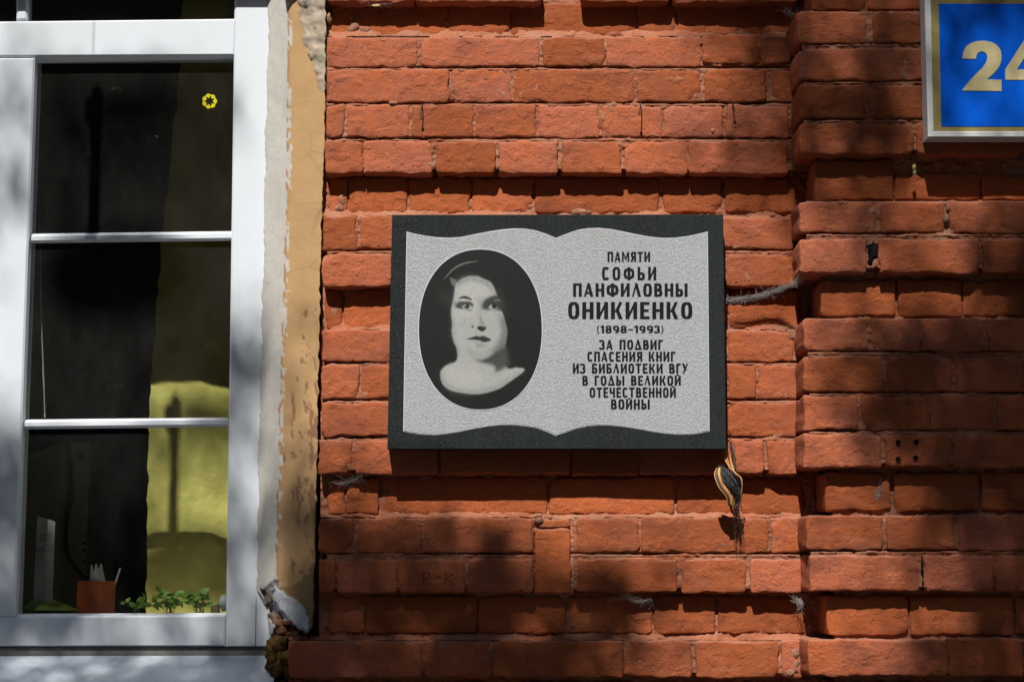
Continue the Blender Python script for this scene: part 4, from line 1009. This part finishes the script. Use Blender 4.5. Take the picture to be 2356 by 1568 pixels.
part('limb', *tube(curve([(3.0, -5.0, 5.6), (2.4, -4.9, 8.3), (.8, -4.7, 9.4), (-1.2, -4.6, 9.8)], 14), np.linspace(.07, .015, 14), 8), bark, tr, True)
leaves_mesh('crown', pos_in, .026, tr, r_); leaves_mesh('crown', pos_out, .075, tr, r_)
spots = [('broad dark tree across the street, left of the rest', -10.5, -13, 3.9, 3.0, 5.2, 5.6), ('tall dense tree across the street facing the window', -4.9, -14, 3.9, 3.0, 5.6, 5.8),
 ('rounded tree across the street facing the plaque', .4, -13, 3.9, 3.0, 5.2, 5.6), ('wide tree across the street facing the pier', 5.6, -14, 3.9, 3.0, 5.6, 5.8), ('rightmost dark tree across the street', 11, -13, 3.9, 3.0, 5.2, 5.6)]
for k, (lab_, x, y, ax_, ay_, az_, zc_) in enumerate(spots):
    t_ = thing('street_tree', lab_, 'tree', (x, y, 0), 'street trees facing the wall')
    n_ = 22000; u = r_.standard_normal((n_, 3)); u /= np.linalg.norm(u, axis=1)[:, None]
    rad = r_.uniform(.35, 1, (n_, 1))**.6; c = u*rad*np.array([ax_, ay_, az_])*(1+.22*noise(u*3+k*9, 1, 3))[:, None]+np.array([x, y, zc_])
    c = c[c[:, 2] > .6]
    part('trunk', *tube([(x, y, 0), (x+.1, y, 3), (x, y, 7)], [.25, .18, .08], 10), bark, t_, True)
    leaves_mesh('crown', c, .17, t_, r_)
fb = thing('office_building', 'plain dark brick office building across the street behind the trees', 'building', (0, -20, 0))
fw_ = simple('far_brick', (.14, .07, .05), .9); part('wall', *boxw(-26, 26, -30, -20, -.1, 9.5), fw_, fb); part('roof', *boxw(-26.4, 26.4, -30.4, -19.6, 9.5, 9.8), GREY, fb)
wpane = simple('far_window_glass', (.03, .035, .04), .15, .5)
for i in range(12):
    for j in range(3): part('window', *boxw(-24+i*4.1, -22.3+i*4.1, -20.05, -19.97, 1+j*2.9, 2.7+j*2.9), wpane, fb)
# unseen rod with globe, added above the window to cast the curtain's bar shadow
irn = simple('black_iron', (.03, .03, .03), .5)
s0 = 1.85
def up(X, Y): return P(X, Y, cd)-SUN*s0
c1 = up(399, 1290); c2 = up(399, 700)
ln = thing('curtain_shadow_rod', 'added unseen rod and globe above the window, casting a bar shadow on the curtain', 'shadow caster', tuple(up(450, 1310)))
part('rod', *tube([c1, c1+np.array([0, 0, .39])], .0125, 10), irn, ln, True)
sc0 = up(399, 1300)
part('collar', *tube([up(399, 985), up(399, 960)], .020, 12), irn, ln, True)
prof = [(.012, .03), (.03, .02), (.038, .0), (.036, -.03), (.02, -.045)]
v = []; f = []
for (r0, z0) in prof:
    for k in range(20): v.append(sc0+np.array([r0*math.cos(k*math.pi/10), r0*math.sin(k*math.pi/10), 1.0*z0-.02]))
for i in range(4):
    for k in range(20): f.append((i*20+k, i*20+(k+1) % 20, (i+1)*20+(k+1) % 20, (i+1)*20+k))
f += [tuple(range(20)), tuple(range(80, 100))[::-1]]
part('shade', v, f, irn, ln, True)
part('bracket', *tube([c1+np.array([0, 0, .39]), c1+np.array([0, 0, 1.15]), np.array([c1[0], .0, c1[2]+1.2])], .0009, 8), irn, ln)

# ------------------------------------------------------------------ ground
gm = simple('asphalt', (.055, .055, .055), .95, .2, .2, 3, .003, 60); pm = simple('pavement_slabs', (.09, .088, .085), .9, .2, .15, 4, .003, 60)
g = obj('ground', mesh('ground', [(-400, -400, -.14), (400, -400, -.14), (400, 400, -.14), (-400, 400, -.14)], [(0, 1, 2, 3)], gm)); g['kind'] = 'structure'
v, f = boxw(-12, 12, -4.8, 0.0, -.13, 0); g = obj('pavement', mesh('pavement', v, f, pm)); g['kind'] = 'structure'
